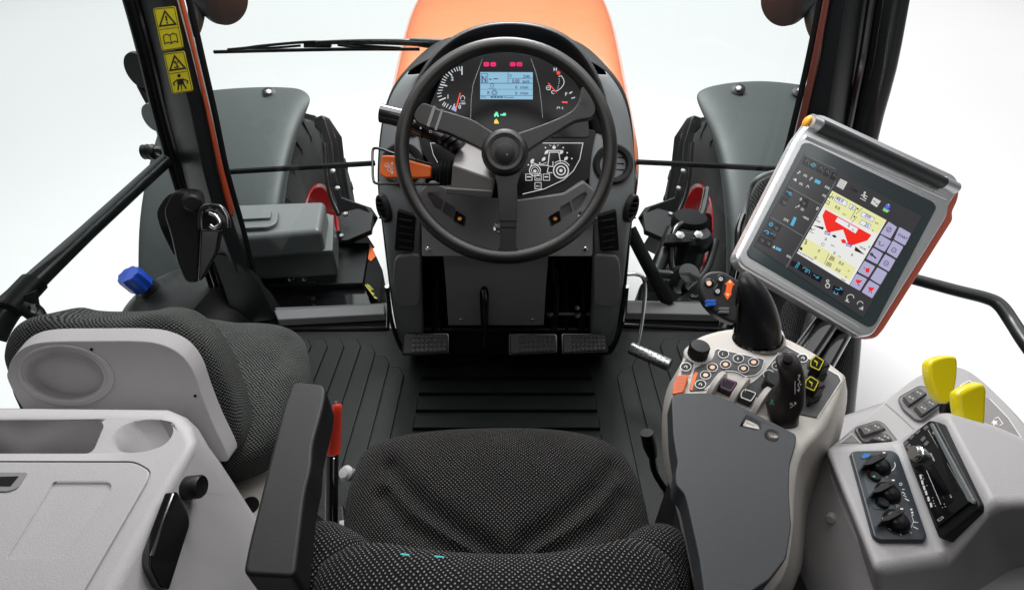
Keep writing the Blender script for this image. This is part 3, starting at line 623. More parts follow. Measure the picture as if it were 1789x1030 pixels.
for i in range(11):
    x = -0.885+i*wr
    far = 1.20-0.0*i if x < -0.5 else 1.20-(x+0.5)*0.9
    Q.append([(x, 0.15), (x+wr*0.86, 0.15), (x+wr*0.86, far-wr*0.6), (x+wr*0.5, far), (x, far)])
ribs('left_ribs', Q)
Q = []
for i in range(11):
    x = 0.875-i*wr
    far = 1.20 if x > 0.5 else 1.20-(0.5-x)*0.9
    Q.append([(x, 0.15), (x-wr*0.86, 0.15), (x-wr*0.86, far-wr*0.6), (x-wr*0.5, far), (x, far)])
ribs('right_ribs', Q)
Q = []
for i in range(13):
    y = 1.13-i*0.060; Q.append([(-0.265, y), (0.235, y), (0.235, y-0.040), (-0.265, y-0.040)])
ribs('centre_ribs', Q, 0.014)
# ================================================================== DASHBOARD
PD = Pl((0, 1.042, 0.662), (0, -.819, .574))
LY = [(345, 1.008), (400, 0.995), (450, 1.0), (500, 1.03), (560, 1.06), (625, 1.09)]
def ly(py):
    for (a, ya), (b, yb) in zip(LY, LY[1:]):
        if py <= b: return ya+(yb-ya)*(py-a)/(b-a)
    return LY[-1][1]
def S(px, py, off=0.0):
    if py <= 345: return PD.h(px, py, off)
    return Y(px, py, ly(py)-off)
db = thing('dashboard', 'slate grey steering console with a black hooded instrument cluster behind the steering wheel', 'dashboard', (-0.01, 1.15, 0))
# outer black shell
outL = [(775, 92), (715, 116), (684, 150), (668, 190), (659, 240), (655, 300), (656, 345), (664, 400), (672, 470), (682, 545), (694, 604), (712, 622)]
outR = [(995, 92), (1055, 114), (1090, 150), (1104, 190), (1111, 240), (1113, 300), (1113, 345), (1107, 400), (1101, 470), (1094, 545), (1080, 604), (1060, 622)]
rows = []
for (a, b) in zip(outL, outR):
    p = S(*a, -0.03); q = S(*b, -0.03); f = Vector((0, 0.22, 0.0)); m_ = p.lerp(q, .5)+Vector((0, 0.25, 0))
    rows.append([p+f+Vector((.02, 0, 0)), p+Vector((0, 0.05, 0)), p, p+Vector((.02, .01, 0)), p+Vector((0.05, 0.15, 0)), m_, q+Vector((-0.05, 0.15, 0)), q+Vector((-.02, .01, 0)), q, q+Vector((0, 0.05, 0)), q+f+Vector((-.02, 0, 0))])
sheet('console_shell', rows, BLACK, db, 0.006, 2)
# grey flanks / legs, left and right mirrored about x = 885
spec = [(128, 708, 726, 742), (160, 682, 700, 724), (200, 669, 690, 722), (245, 661, 690, 738), (300, 658, 690, 745), (345, 659, 690, 744), (400, 667, 694, 738), (450, 673, 697, 737), (500, 679, 702, 738), (550, 686, 708, 740), (590, 693, 712, 742), (606, 702, 716, 742)]
for side in (0, 1):
    rows = []
    for (y, a, b, c) in spec:
        if side: a, b, c = 1771-a, 1771-b, 1771-c
        o = 0.012
        sx = -1 if side else 1
        rows.append([S(a, y, -0.03)+Vector((0.012*sx, 0.16, 0)), S(a, y, -0.012), S(a+5*sx, y, 0.004), S(b, y, o), S(c-8*sx, y, o), S(c, y, o-0.008), S(c, y, -0.06)])
    sheet('side_fairing', rows, DASH, db, 0.005, 2)
    # knee pad recess
    X = (lambda x: 1771-x) if side else (lambda x: x)
    pk = plane3(S(690, 450, .014), S(735, 450, .014), S(700, 540, .014)); pk2 = pk if not side else plane3(S(1081, 450, .014), S(1036, 450, .014), S(1071, 540, .014))
    slab('knee_pad', rc([(X(690), 448), (X(734), 445), (X(733), 534), (X(692), 535), (X(685), 490)], 12), pk2, 0.01, DASH2, db, 0.004, off=0.004)
# cavity backing with pedals mechanism
prism3('cavity_back', [Y(735, 440, 1.16), Y(1040, 440, 1.16), Y(1040, 625, 1.16), Y(735, 625, 1.16)], (0, 0.02, 0), BLACKM, db, 0)
prism3('toe_board', [Y(690, 575, 1.10), Y(1085, 575, 1.10), Y(1070, 622, 1.10), Y(705, 622, 1.10)], (0, 0.1, 0), BLACK, db, 0.01)
tube('lower_trim', [S(676, 500, 0), S(684, 560, .004), S(700, 606, .01), S(716, 617, .01), S(760, 619, 0)], 0.006, BLACKG, db, 5, 10)
tube('lower_trim', [S(1095, 500, 0), S(1088, 560, .004), S(1072, 606, .01), S(1056, 617, .01), S(1010, 619, 0)], 0.006, BLACKG, db, 5, 10)
for x0, x1 in ((757, 757), (765, 766), (965, 968), (985, 990), (1015, 1018), (1028, 1030)):
    tube('pedal_linkage', [Y(x0, 452, 1.12), Y(x1, 520, 1.12), Y(x1, 590, 1.10)], 0.006, BLACK, db, 0, 8)
tube('pedal_cross_rod', [Y(955, 548, 1.1), Y(1030, 548, 1.1)], 0.005, STEEL, db, 0, 8)
for x, y in ((961, 548), (1008, 536), (1008, 550)): lathe('linkage_nut', Y(x, y, 1.09), (0, -1, .3), [(0.007, 0), (0.007, 0.008), (0, 0.009)], STEEL, db, 6)
# upper hood
outer = [(704, 240), (708, 195), (720, 150), (742, 108), (778, 68), (828, 42), (885, 34), (942, 39), (992, 58), (1026, 92), (1048, 132), (1062, 172), (1070, 236)]
inner = [(742, 240), (746, 205), (755, 165), (772, 135), (800, 108), (838, 94), (885, 90), (932, 94), (970, 108), (1000, 132), (1016, 160), (1026, 190), (1032, 236)]
rows = []
mid = Vector((885, 200))
def toward(p, k): v = Vector(p); v = v+(mid-v)*k; return (v.x, v.y)
rows.append([PD.h(*p, -0.16) for p in outer]); rows.append([PD.h(*toward(p, .01), -0.02) for p in outer])
rows.append([PD.h(*p, 0.045*max(0, min(1, (250-p[1])/120))+0.012) for p in outer])
rows.append([PD.h(*toward(p, .05), 0.047*max(0, min(1, (250-p[1])/120))+0.012) for p in outer])
rows.append([PD.h(*[(o+i)/2 for o, i in zip(p, q)], 0.02) for p, q in zip(outer, inner)])
rows.append([PD.h(*p, -0.005) for p in inner]); rows.append([PD.h(*p, -0.03) for p in inner])
sheet('instrument_hood', rows, mat('satin_black_hood', (0.010, 0.010, 0.011), 0.4, bump=0.25, bscale=500), db, 0.004, 2)
# lower surround of cluster, black
slab('cluster_surround', rc([(706, 236), (742, 225), (1032, 225), (1068, 236), (1052, 262), (1026, 318), (985, 338), (905, 349), (840, 345), (785, 330), (752, 290), (735, 262)], 14), PD, 0.03, BLACK, db, 0.006, off=0.004)
cl = slab('instrument_cluster', rc([(744, 240), (750, 185), (770, 138), (800, 110), (840, 96), (885, 92), (930, 96), (968, 108), (998, 132), (1016, 160), (1026, 190), (1031, 240)], 8), PD, 0.02, mat('cluster_face', (0.006, 0.006, 0.007), 0.22, spec=.25), db, 0.001, off=0.006)
Z5 = lambda x, y: (740+x/5.963, 90+y/5.963)
PCc = Pl(PD.h(885, 180, 0.006), PD.n)
M = Marks(PCc, 0.0008)
tk = [(400, 155), (370, 158), (341, 163), (312, 170), (280, 183), (248, 203), (224, 232), (206, 258), (192, 286), (181, 315), (172, 344), (160, 374), (151, 406), (141, 440), (146, 474), (162, 512), (195, 562), (210, 575), (234, 585), (264, 600)]
for i, (x, y) in enumerate(tk):
    c_ = Vector((440, 400)); v = c_-Vector((x, y)); v.normalize(); L_ = {0: 90, 5: 70, 10: 75, 15: 75}.get(i, 46)
    if i == 0: v = Vector((0, 1))
    if i > 15: v = Vector((.55, -.8))
    M.line([Z5(x, y), Z5(x+v.x*L_, y+v.y*L_)], 2.0 if L_ > 50 else 1.3)
M.text('2', *Z5(285, 303), 9.5).text('1', *Z5(240, 490), 9.5).text('0', *Z5(362, 597), 9.5)
M.text('x1000', *Z5(368, 552), 4.6)
M.line([Z5(385, 500), Z5(390, 470), Z5(410, 460), Z5(428, 475), Z5(428, 500)], .9).line([Z5(385, 518), Z5(430, 518)], .8).line([Z5(325, 545), Z5(305, 585)], 1.6)
M.text('H', *Z5(1352, 205), 9).text('C', *Z5(1328, 442), 8.5).text('F', *Z5(1473, 462), 8.5)
M.line([Z5(1435, 255), Z5(1456, 285), Z5(1466, 320), Z5(1456, 350), Z5(1436, 378), Z5(1395, 410)], 1.2).line([Z5(1405, 262), Z5(1437, 252)], 1.2).line([Z5(1380, 405), Z5(1398, 412)], 1.2)
M.line([Z5(1518, 440), Z5(1548, 420)], 2).line([Z5(1540, 490), Z5(1578, 478)], 1.6).ring(*Z5(1300, 380), 3.6, w=1).line([Z5(1286, 380), Z5(1312, 380)], .8).line([Z5(1320, 385), Z5(1320, 403)], .8)
M.line([Z5(1390, 600), Z5(1395, 580), Z5(1415, 580), Z5(1420, 598)], 1).text('E', *Z5(1440, 600), 5)
for p in ((1412, 288), (1414, 310), (1410, 332), (1406, 360), (1398, 382)): M.circ(*Z5(*p), .8, n=8)
M.build('gauge_markings', emi('gauge_white', (0.75, .8, .85), .9), cl)
Marks(PCc, 0.0004).line([Z5(615, 75), Z5(560, 220), Z5(515, 350), Z5(496, 500), Z5(488, 755)], 0.9).line([Z5(1118, 75), Z5(1170, 220), Z5(1208, 380), Z5(1228, 540), Z5(1240, 690)], 0.9).build('trim_lines', GREYINK, cl)
M = Marks(PCc, 0.0016)
M.line([Z5(383, 432), Z5(337, 602)], 2.4).line([Z5(1298, 328), Z5(1386, 430)], 2).line([Z5(1442, 528), Z5(1500, 532)], 3).circ(*Z5(1405, 225), 3.4)
M.build('needles', emi('needle_red', (1.0, .07, .05), .9), cl)
Marks(PCc, 0.0012).poly([Z5(318, 560), Z5(286, 602), Z5(338, 630), Z5(348, 590)]).build('low_range_mark', emi('pale_blue', (.35, .5, .8), .8), cl)
M = Marks(PCc, 0.001)
for x in (655, 727, 930, 1000): M.poly(rc([Z5(x-30, 112), Z5(x+28, 112), Z5(x+28, 158), Z5(x-30, 158)], 3))
M.build('red_indicators', emi('magenta_lamp', (0.95, 0.01, 0.16), 1.0), cl)
M = Marks(PCc, 0.0015)
M.line([Z5(640, 140), Z5(650, 125), Z5(662, 140)], .8).line([Z5(715, 135), Z5(740, 135)], .9).ring(*Z5(930, 135), 2.4, w=.7).ring(*Z5(1000, 135), 2.6, w=.7).line([Z5(990, 135), Z5(1010, 135)], .8)
M.build('indicator_symbols', emi('magenta_dark', (0.25, 0.0, 0.04), 1.0), cl)
Marks(PCc, 0.001).poly([Z5(735, 680), Z5(735, 650), Z5(745, 648), Z5(750, 630), Z5(770, 630), Z5(778, 650), Z5(785, 680), Z5(772, 682), Z5(760, 668), Z5(748, 682)]).poly([Z5(800, 665), Z5(800, 652), Z5(822, 655), Z5(835, 640), Z5(858, 642), Z5(858, 668), Z5(840, 672)]).build('green_indicators', emi('green_lamp', (.15, .95, .55), 1.0), cl)
Marks(PCc, 0.001).poly([Z5(735, 752), Z5(738, 720), Z5(758, 700), Z5(775, 722), Z5(786, 752)]).build('yellow_indicator', emi('amber_lamp', (.9, .62, .03), 1.0), cl)
lcd = Marks(PCc, 0.0008).poly([Z5(590, 215), Z5(1138, 217), Z5(1138, 500), Z5(590, 498)]).build('cluster_display', emi('lcd_blue', (.27, .52, .70), .95), cl, True)
M = Marks(PCc, 0.0014)
M.text('N', *Z5(604, 318), 15.5, cond=.75).line([Z5(600, 232), Z5(668, 232), Z5(668, 322), Z5(600, 322)], .8, True)
M.line([Z5(680, 290), Z5(712, 290)], 1.6).line([Z5(728, 286), Z5(776, 286)], 1.6)
M.line([Z5(880, 218), Z5(880, 330)], .8).line([Z5(880, 282), Z5(1136, 282)], .7).line([Z5(592, 332), Z5(1136, 332)], 1).line([Z5(592, 395), Z5(1136, 395)], .5).line([Z5(592, 460), Z5(1136, 460)], .7)
M.text('224h', *Z5(1036, 276), 7.2, cond=.85).text('0.00', *Z5(922, 328), 9, cond=.85).text('km/h', *Z5(1032, 328), 7.5, cond=.8).text('0', *Z5(955, 388), 7.5).text('r/min', *Z5(1005, 388), 7.5, cond=.9).text('0', *Z5(955, 450), 7.5).text('r/min', *Z5(1005, 450), 7.5, cond=.9).text('R', *Z5(663, 446), 7.5)
M.ring(*Z5(738, 430), 3, w=1.0).ring(*Z5(738, 430), 4.8, w=.7).ring(*Z5(715, 355), 3.0, w=.8).line([Z5(675, 385), Z5(750, 385)], .7).ring(*Z5(903, 253), 2.2, w=.7)
M.text('Pilot', *Z5(602, 484), 4, cond=1.1).text('Pneumatic', *Z5(838, 486), 4.3)
for i in range(4): M.poly([Z5(697+i*34, 468), Z5(725+i*34, 468), Z5(725+i*34, 484), Z5(697+i*34, 484)])
M.build('display_text', emi('lcd_ink', (.03, .03, .12), 1.0), lcd)
# lower arc panel with tractor diagram
cpn = slab('control_panel', rc([(751, 250), (1021, 248), (1014, 282), (985, 316), (945, 334), (885, 343), (830, 340), (790, 325), (765, 290)], 8), PD, 0.012, mat('panel_gloss', (.006, .006, .007), .25, spec=.3), db, 0.001, off=0.007)
PB = Pl(PD.h(885, 290, .007), PD.n)
M = Marks(PB, 0.001)
M.line([(848, 250), (752, 250), (757, 270), (768, 290)], 1.0).line([(947, 250), (1018.5, 250), (1013, 278), (1002, 298), (985, 314), (951, 330), (913, 339)], 1.3)
M.ring(980, 298, 13, w=2).ring(980, 298, 7.5, w=2.2).circ(980, 298, 3).ring(934.5, 298, 9.5, w=1.6).circ(934.5, 299, 3).ring(934.5, 298, 6, w=1)
M.line([(957, 290), (960, 266), (976, 266), (979, 283)], 1.6).line([(956, 263), (981, 263)], 1.6).line([(957, 290), (966, 291), (966, 282)], 1.4).line([(957, 289), (940, 288), (930, 284), (927, 291)], 1.5).line([(945, 287), (955, 284)], 1).line([(958, 292), (956, 301), (965, 302)], 1.4)
M.arc(980, 298, 17, 17, 30, 130, 1.3).circ(968, 257.5, 3).line([(963, 255), (960, 253)], .8).line([(973, 255), (976, 253)], .8).line([(968, 253), (968, 251)], .8)
for (x, y, r) in ((953, 258, 1.4), (984, 258, 1.4), (991, 267, 1.4), (999, 277, 1.4), (943, 285, 1.6), (923, 288, 1.4)): M.circ(x, y, r, n=10)
for (x, y) in ((955, 266), (981, 266), (989, 277), (950, 278), (930, 281)): M.poly([(x-3.5, y+4), (x-3, y-1), (x+1, y-4), (x+3.5, y-2), (x+2, y+2), (x-1, y+3)])
for (x, y) in ((924, 309.5), (940, 309.5), (954.7, 309.5), (940, 324.5)):
    M.line([(x-5.5, y-5.5), (x+5.5, y-5.5), (x+5.5, y+5.5), (x-5.5, y+5.5)], 1.1, True)
M.line([(920, 309), (928, 309)], 2).line([(936, 307), (944, 307)], 1.2).circ(938, 312, 1.2).circ(942, 312, 1.2).line([(951, 309), (958, 309)], 2).text('ESC', 936.5, 326.5, 4)
M.build('tractor_diagram', emi('panel_backlight', (.8, .8, .8), 0.75), cpn)
# knee panel + T plate
PK = plane3(S(760, 345, .012), S(1010, 345, .012), S(885, 448, .03))
kp = slab('knee_panel', rc([(735, 333), (752, 318), (785, 330), (840, 346), (905, 350), (985, 339), (1020, 318), (1038, 333), (1035, 448), (737, 448)], 4), PK, 0.022, DASH2, db, 0.0025)
def pocket(px, dep):
    cut(kp, cutter(px, PK, dep))
for sgn in (0, 1):
    X = (lambda x: 1773-x) if sgn else (lambda x: x)
    pocket(rc([(X(745), 338), (X(752), 334), (X(776), 350), (X(770), 370), (X(758), 362)], 4), 0.010)
    pocket(rc([(X(777), 351), (X(796), 362), (X(791), 384), (X(772), 371)], 3), 0.010)
    pocket(rc([(X(795), 366), (X(816), 379), (X(811), 399), (X(791), 387)], 4), 0.016)
    slab('rocker_switch', rc([(X(797), 369), (X(812), 379), (X(808), 395), (X(793), 386)], 3), PK, 0.008, BLACKG, db, 0.001, off=-0.008)
    Marks(PK, -0.0074).poly(circ(X(803), 382, 3.6, 3)).build('switch_lamp', emi('amber_dim', (.35, .13, .03), .8), db)
PT = plane3(Y(778, 448, 0.995), Y(958, 448, 0.995), Y(870, 566, 1.05))
slab('lower_plate', [(774, 446), (958, 446), (954, 500), (950, 568), (783, 568), (779, 500)], PT, 0.006, DASH2, db, 0.002)
for x, y, P_ in ((748, 434, PK), (1022, 434, PK), (806, 557, PT), (930, 557, PT)):
    p = P_.h(x, y, 0); lathe('screw', p, P_.n, [(0.0055, 0), (0.0055, 0.0025), (0.004, 0.004), (0, 0.0042)], CHROME, db, 16)
# lever slot
slab('lever_slot', circ(846, 515, 8, 15), PT, 0.004, BLACKM, db, 0, off=0.0015)
slab('lever_slot', rc([(838, 512), (854, 512), (853, 568), (840, 568)], 2), PT, 0.004, BLACKM, db, 0, off=0.0013)
# ignition key
lathe('ignition_lock', PK.h(1020, 376, 0), PK.n, [(0.014, 0), (0.014, 0.006), (0.010, 0.008), (0.010, 0.004), (0, 0.004)], CHROME, db, 28)
box('key', PK.h(1020, 374, 0.018), (PK.n, (1, 0, .3), (0, .5, 1)), (0.022, 0.004, 0.012), STEEL, db, 0.001)
box('key_fob', PK.h(1033, 386, 0.012), (PK.n, (1, 0.2, .3), (-.3, .5, 1)), (0.014, 0.03, 0.012), BLACKG, db, 0.003)
lathe('column_knob', D(874, 398, 0.985), (0, -.8, .3), [(0.012, -0.03), (0.013, 0), (0.009, 0.005), (0, 0.006)], CHROME, db, 24)
# vents
def vent(x, y, r, lab=None):
    p = PD.h(x, y, 0.012); n = PD.n; s = Vector((1, 0, 0)); u = n.cross(s)
    v = lathe('round_vent', p, n, [(0.030*r, -0.03), (0.030*r, -0.002), (0.034*r, 0.008), (0.042*r, 0.009), (0.047*r, 0.003), (0.048*r, -0.02)], BLACK, db, 40)
    lathe('vent_core', p-n*0.022, n, [(0.034*r, 0), (0.034*r, 0.002), (0, 0.002)], BLACKM, v, 24)
    for k in (-0.014, 0, 0.014): box('vent_slat', p+u*k*r-n*0.004, (s, (u*.6+n*.8), n), (0.052*r, 0.009, 0.0015), BLACK, v, 0.0005)
vent(703, 287, 0.98); vent(1071, 287, 0.92)
for x in (670, 1103):
    p = S(x, 362, 0.0); n = Vector((-.55 if x < 800 else .55, -.8, .2)).normalized()
    v = lathe('oval_vent', p+Vector((0, -.006, 0)), n, [(0.011, -0.005), (0.011, 0.002), (0.014, 0.006), (0.016, 0.004), (0.017, -0.008)], BLACK, db, 36, sy=1.9, side=(1, n.x*-1, 0))
    for k in (-.022, -.01, .002, .014): box('vent_slat', p+Vector((0, -.008, k)), ((0, 0.3, 1), (1, 0, 0), (0, 1, -.3)), (0.003, 0.024, 0.003), BLACK, v, 0.0005)
for x0, x1, x2, x3 in ((694, 726, 722, 689), (1077, 1045, 1049, 1082)):
    P_ = plane3(S(x0, 370, .013), S(x1, 370, .013), S(x3, 440, .013))
    v = slab('side_vent', rc([(x0, 368), (x1, 378), (x2, 440), (x3, 438)], 4), P_, 0.012, BLACKM, db, 0.002, off=0.006)
    for k in range(5):
        y = 382+k*12; a = 0.22; sgn = 1 if x0 < 800 else -1
        slab('vent_slat', [(x0+3*sgn, y), (x1-6*sgn, y+4), (x1-6*sgn, y+6), (x0+3*sgn, y+2.5)], P_, 0.006, BLACK, v, 0.0008, 1, off=0.010)
# column stalks
sk = thing('light_stalk', 'black round-ended light and indicator stalk left of the steering wheel hub', 'stalk', D(790, 260, 1.02))
tube('stalk_grip', [D(666, 198, 0.985), D(700, 206, 0.985), D(704, 207, 0.985)], 0.0175, BLACKG, sk, 0, 24)
tube('stalk_neck', [D(703, 207, 0.985), D(735, 216, 0.985)], 0.0125, BLACK, sk, 0, 20)
tube('stalk_dial', [D(712, 213, 0.982), D(742, 228, 0.982)], 0.0165, BLACKG, sk, 0, 24)
tube('stalk_arm', [D(742, 228, 0.985), D(775, 246, 0.99), D(800, 262, 1.0)], [0.013, 0.011, 0.012], BLACK, sk, 3, 20)
for k in range(3): tube('stalk_ring', [D(777+k*10, 240+k*6, 0.98), D(781+k*10, 246+k*6, 0.98)], 0.016, BLACK, sk, 0, 20)
ps = Pl(D(733, 218, 0.962), (0, -.8, .6))
Marks(ps, 0).text('O', 735, 218, 5, 20).line([(731, 213), (731, 217)], 1).line([(738, 212), (742, 214)], 1).circ(735, 224, 1.6).poly([(753, 222), (757, 220), (757, 225)]).ring(752, 230, 2, w=.8).build('stalk_symbols', WHITEINK, sk)
so = thing('shuttle_lever', 'orange forward-reverse lever with black rubber boot inside a thin wire guard', 'lever', D(780, 300, 1.0))
po = Pl(D(700, 292, 0.975), (-.1, -.85, .5))
slab('orange_grip', rc([(666, 271), (686, 271), (712, 279), (753, 290), (752, 310), (722, 311), (672, 311), (662, 303)], 4), po, 0.022, ORANGEP, so, 0.005, 4)
Marks(po, 0.0006).ring(676, 288, 3.5, 2.5, 1).ring(680, 296, 3, w=1).line([(672, 292), (684, 290)], 1).line([(685, 284), (685, 302)], .9).poly([(682, 300), (688, 300), (685, 305)]).poly([(682, 287), (688, 287), (685, 282)]).build('grip_symbols', WHITEINK, so)
a_, b_ = D(751, 299, 0.985), D(790, 303, 0.985); prf = []
for i in range(25):
    f = i/24; prf.append((0.009+0.014*min(1, f*1.8)+0.0022*math.sin(f*6*2*math.pi), f*(b_-a_).length))
lathe('rubber_boot', a_, b_-a_, prf+[(0, (b_-a_).length)], RUBBER, so, 32)
wg = thing('wire_guard', 'thin black rectangular wire guard round the orange lever', 'guard', D(700, 320, 1.0))
tube('guard_wire', [D(770, 292, 0.99), D(720, 278, 0.975), D(684, 267, 0.965), D(668, 261, 0.965), D(655, 259, 0.965), D(651, 265, 0.965), D(651, 290, 0.965), D(652, 312, 0.965), D(657, 320, 0.965), D(680, 321, 0.968), D(760, 322, 0.985), D(785, 322, 0.99)], 0.0026, BLACKG, wg, 5, 8)
# steering column shroud
P8 = [D(790, 288, .955), D(864, 314, .94), D(861, 337, .955), D(787, 333, .97), D(795, 270, .985), D(812, 253, 1.01), D(850, 258, 1.01), D(868, 290, .98)]
B8 = [p+Vector((0, .1, -.03)) for p in P8]
V8 = P8+B8
F8 = [(0, 1, 2, 3)[::-1], (0, 4, 5, 6, 7, 1), (0, 3, 11, 12, 4), (3, 2, 10, 11), (4, 12, 13, 5), (5, 13, 14, 6), (6, 14, 15, 7), (7, 15, 9, 1), (1, 9, 10, 2), (12, 11, 10, 9, 15, 14, 13)]
F8 = [(3, 2, 1, 0)] + F8[1:]
csh = obj('column_shroud', V8, F8, mat('shroud_plastic', (.15, .14, .135), .5, bump=.15), db, 0.004, 4)
bm_ = __import__('bmesh').new(); bm_.from_mesh(csh.data); __import__('bmesh').ops.recalc_face_normals(bm_, faces=bm_.faces); bm_.to_mesh(csh.data); bm_.free()
prism3('shroud_lip', [D(776, 328, .965), D(862, 333, .95), D(858, 347, .965), D(777, 339, .975)], (0, .1, -.02), DASH2, db, 0.004)
# ------------------------------------------------------------------ steering wheel
e = math.radians(35); nW = Vector((0, -math.cos(e), math.sin(e))); PW = Pl(D(884, 266, 0.923), nW)
sw = thing('steering_wheel', 'black three-spoke steering wheel with round hub in front of the instrument cluster', 'steering wheel', D(883, 300, 1.1))
CW = PW.P; uW = Vector((1, 0, 0)); vW = nW.cross(uW); n_ = 96; seg = 20; V = []; F = []
for i in range(n_):
    a = 2*math.pi*i/n_; rd = uW*math.cos(a)+vW*math.sin(a)
    for j in range(seg):
        b = 2*math.pi*j/seg; V.append(CW+rd*(0.187+0.0128*math.cos(b))+nW*0.0128*math.sin(b))
F = [(i*seg+j, i*seg+(j+1) % seg, ((i+1) % n_)*seg+(j+1) % seg, ((i+1) % n_)*seg+j) for i in range(n_) for j in range(seg)]
obj('rim', V, [f[::-1] for f in F], WHEELM, sw)
slab('spoke', crt([(722, 200), (736, 180), (752, 183), (766, 190), (800, 200), (828, 210), (860, 230), (880, 240), (862, 275), (842, 262), (815, 248), (780, 232), (750, 224), (728, 214)], 3), PW, 0.018, WHEELM, sw, 0.006, 4, off=0.008)
slab('spoke', crt([(880, 240), (905, 232), (940, 220), (980, 204), (1002, 190), (1012, 172), (1018, 150), (1034, 168), (1042, 190), (1034, 206), (1006, 212), (972, 232), (925, 262), (905, 275)], 3), PW, 0.018, WHEELM, sw, 0.006, 4, off=0.008)
slab('spoke', crt([(862, 290), (868, 320), (872, 370), (874, 410), (872, 432), (864, 441), (886, 446), (910, 441), (902, 430), (902, 400), (904, 350), (904, 320), (908, 290)], 3), PW, 0.018, WHEELM, sw, 0.005, 4, off=0.008)
for q in ([(757, 184), (762, 186), (750, 222), (745, 219)], [(771, 190), (775, 192), (763, 228), (759, 226)]):
    Marks(PW, 0.0092).poly(q).build('spoke_groove', BLACKG, sw)
for y in (385, 396): Marks(PW, 0.0092).poly([(874, y), (903, y), (903, y+2), (874, y+2)]).build('spoke_groove', BLACKG, sw)
lathe('spinner_boss', PW.h(1022, 184, 0.006), nW, [(0.011, -.01), (0.011, 0.001), (0.009, 0.002), (0, 0.002)], WHEELM, sw, 28)
hb = lathe('hub', PW.h(882, 268, 0), nW, [(0.030, -0.09), (0.035, -0.02), (0.0415, -0.005), (0.0415, 0.010), (0.038, 0.016), (0.032, 0.019), (0.0265, 0.018), (0.026, 0.0165), (0.0245, 0.0165), (0.024, 0.018), (0.010, 0.020), (0, 0.020)], WHEELM, sw, 56)
lathe('hub_cap', PW.h(882, 268, 0.0185), nW, [(0.0175, 0), (0.0175, 0.0018), (0.0165, 0.0024), (0, 0.003)], BLACK, hb, 48)
Marks(Pl(PW.h(888, 270, .0218), nW), 0).ring(886, 270, 1.2, w=.6).build('hub_mark', GREYINK, hb)
tube('steering_shaft', [PW.h(883, 268, -0.05), PW.h(884, 272, -0.17)], 0.03, BLACK, sw, 0, 24)
# ------------------------------------------------------------------ pedals
def pedal(px, lab, arm):
    c_ = D(sum(p[0] for p in px)/4, sum(p[1] for p in px)/4, 1.42); P_ = Pl(c_, (0, -.62, .78))
    t = thing('foot_pedal', lab, 'pedal', c_-Vector((0, 0, .07)), 'foot pedals below the dashboard')
    slab('pedal_pad', rc(px, 4), P_, 0.012, mat('pedal_rubber', (.035, .035, .036), .4, bump=.2), t, 0.003)
    a, b, c2, d = [P_.h(*p, 0) for p in px]
    V = []; F = []
    for i in range(8):
        for j in range(4):
            u = 0.24+i*0.098; v = 0.14+j*0.24
            q = a.lerp(b, u).lerp(d.lerp(c2, u), v); s = (b-a).normalized(); w_ = P_.n.cross(s); bI = len(V)
            for rr, h in ((0.0058, 0), (0.0048, 0.003), (0.002, 0.0045)):
                for k in range(8): an = math.pi*k/4; V.append(q+s*math.cos(an)*rr+w_*math.sin(an)*rr+P_.n*h)
            for k in range(2):
                for m_ in range(8): F.append((bI+k*8+m_, bI+k*8+(m_+1) % 8, bI+(k+1)*8+(m_+1) % 8, bI+(k+1)*8+m_))
            F.append(tuple(bI+16+m_ for m_ in range(8)))
    obj('pedal_studs', V, F, mat('lightened_stud_rubber', (.10, .10, .10), .35), t)  # stud colour lightened to make up for the shade on the pedals
    slab('pedal_frame', rc([(px[0][0]-3, px[0][1]-2), (px[1][0]+3, px[1][1]-2), (px[2][0]+3, px[2][1]+3), (px[3][0]-3, px[3][1]+3)], 5), P_, 0.01, BLACKG, t, 0.003, off=-0.006)
    tube('pedal_arm', [P_.h(arm[0], px[0][1]+15, -0.012), Y(arm[0], px[0][1]-8, 1.09), Y(arm[1], 540, 1.10), Y(arm[1], 470, 1.13)], 0.008, BLACK, t, 4, 10)
pedal([(706, 583), (782, 583), (782, 614), (704, 618)], 'ribbed black clutch pedal at the left foot of the steering console', (766, 763))
pedal([(891, 584), (971, 584), (972, 613), (891, 618)], 'ribbed black brake pedal, the middle one of the three pedals', (966, 972))
pedal([(983, 583), (1058, 584), (1060, 612), (984, 616)], 'ribbed black brake pedal at the right foot of the steering console', (1015, 1020))
tl = thing('tilt_lever', 'thin black tilt lever hanging in front of the lower dashboard plate', 'lever', Y(846, 610, 1.0))
tube('lever_rod', [PT.h(845, 505, .004), PT.h(848, 530, .02), PT.h(848, 570, .022), PT.h(847, 592, .03), PT.h(845, 606, .03)], [0.005, 0.0065, 0.0065, 0.0055, 0.005], BLACKG, tl, 5, 14)
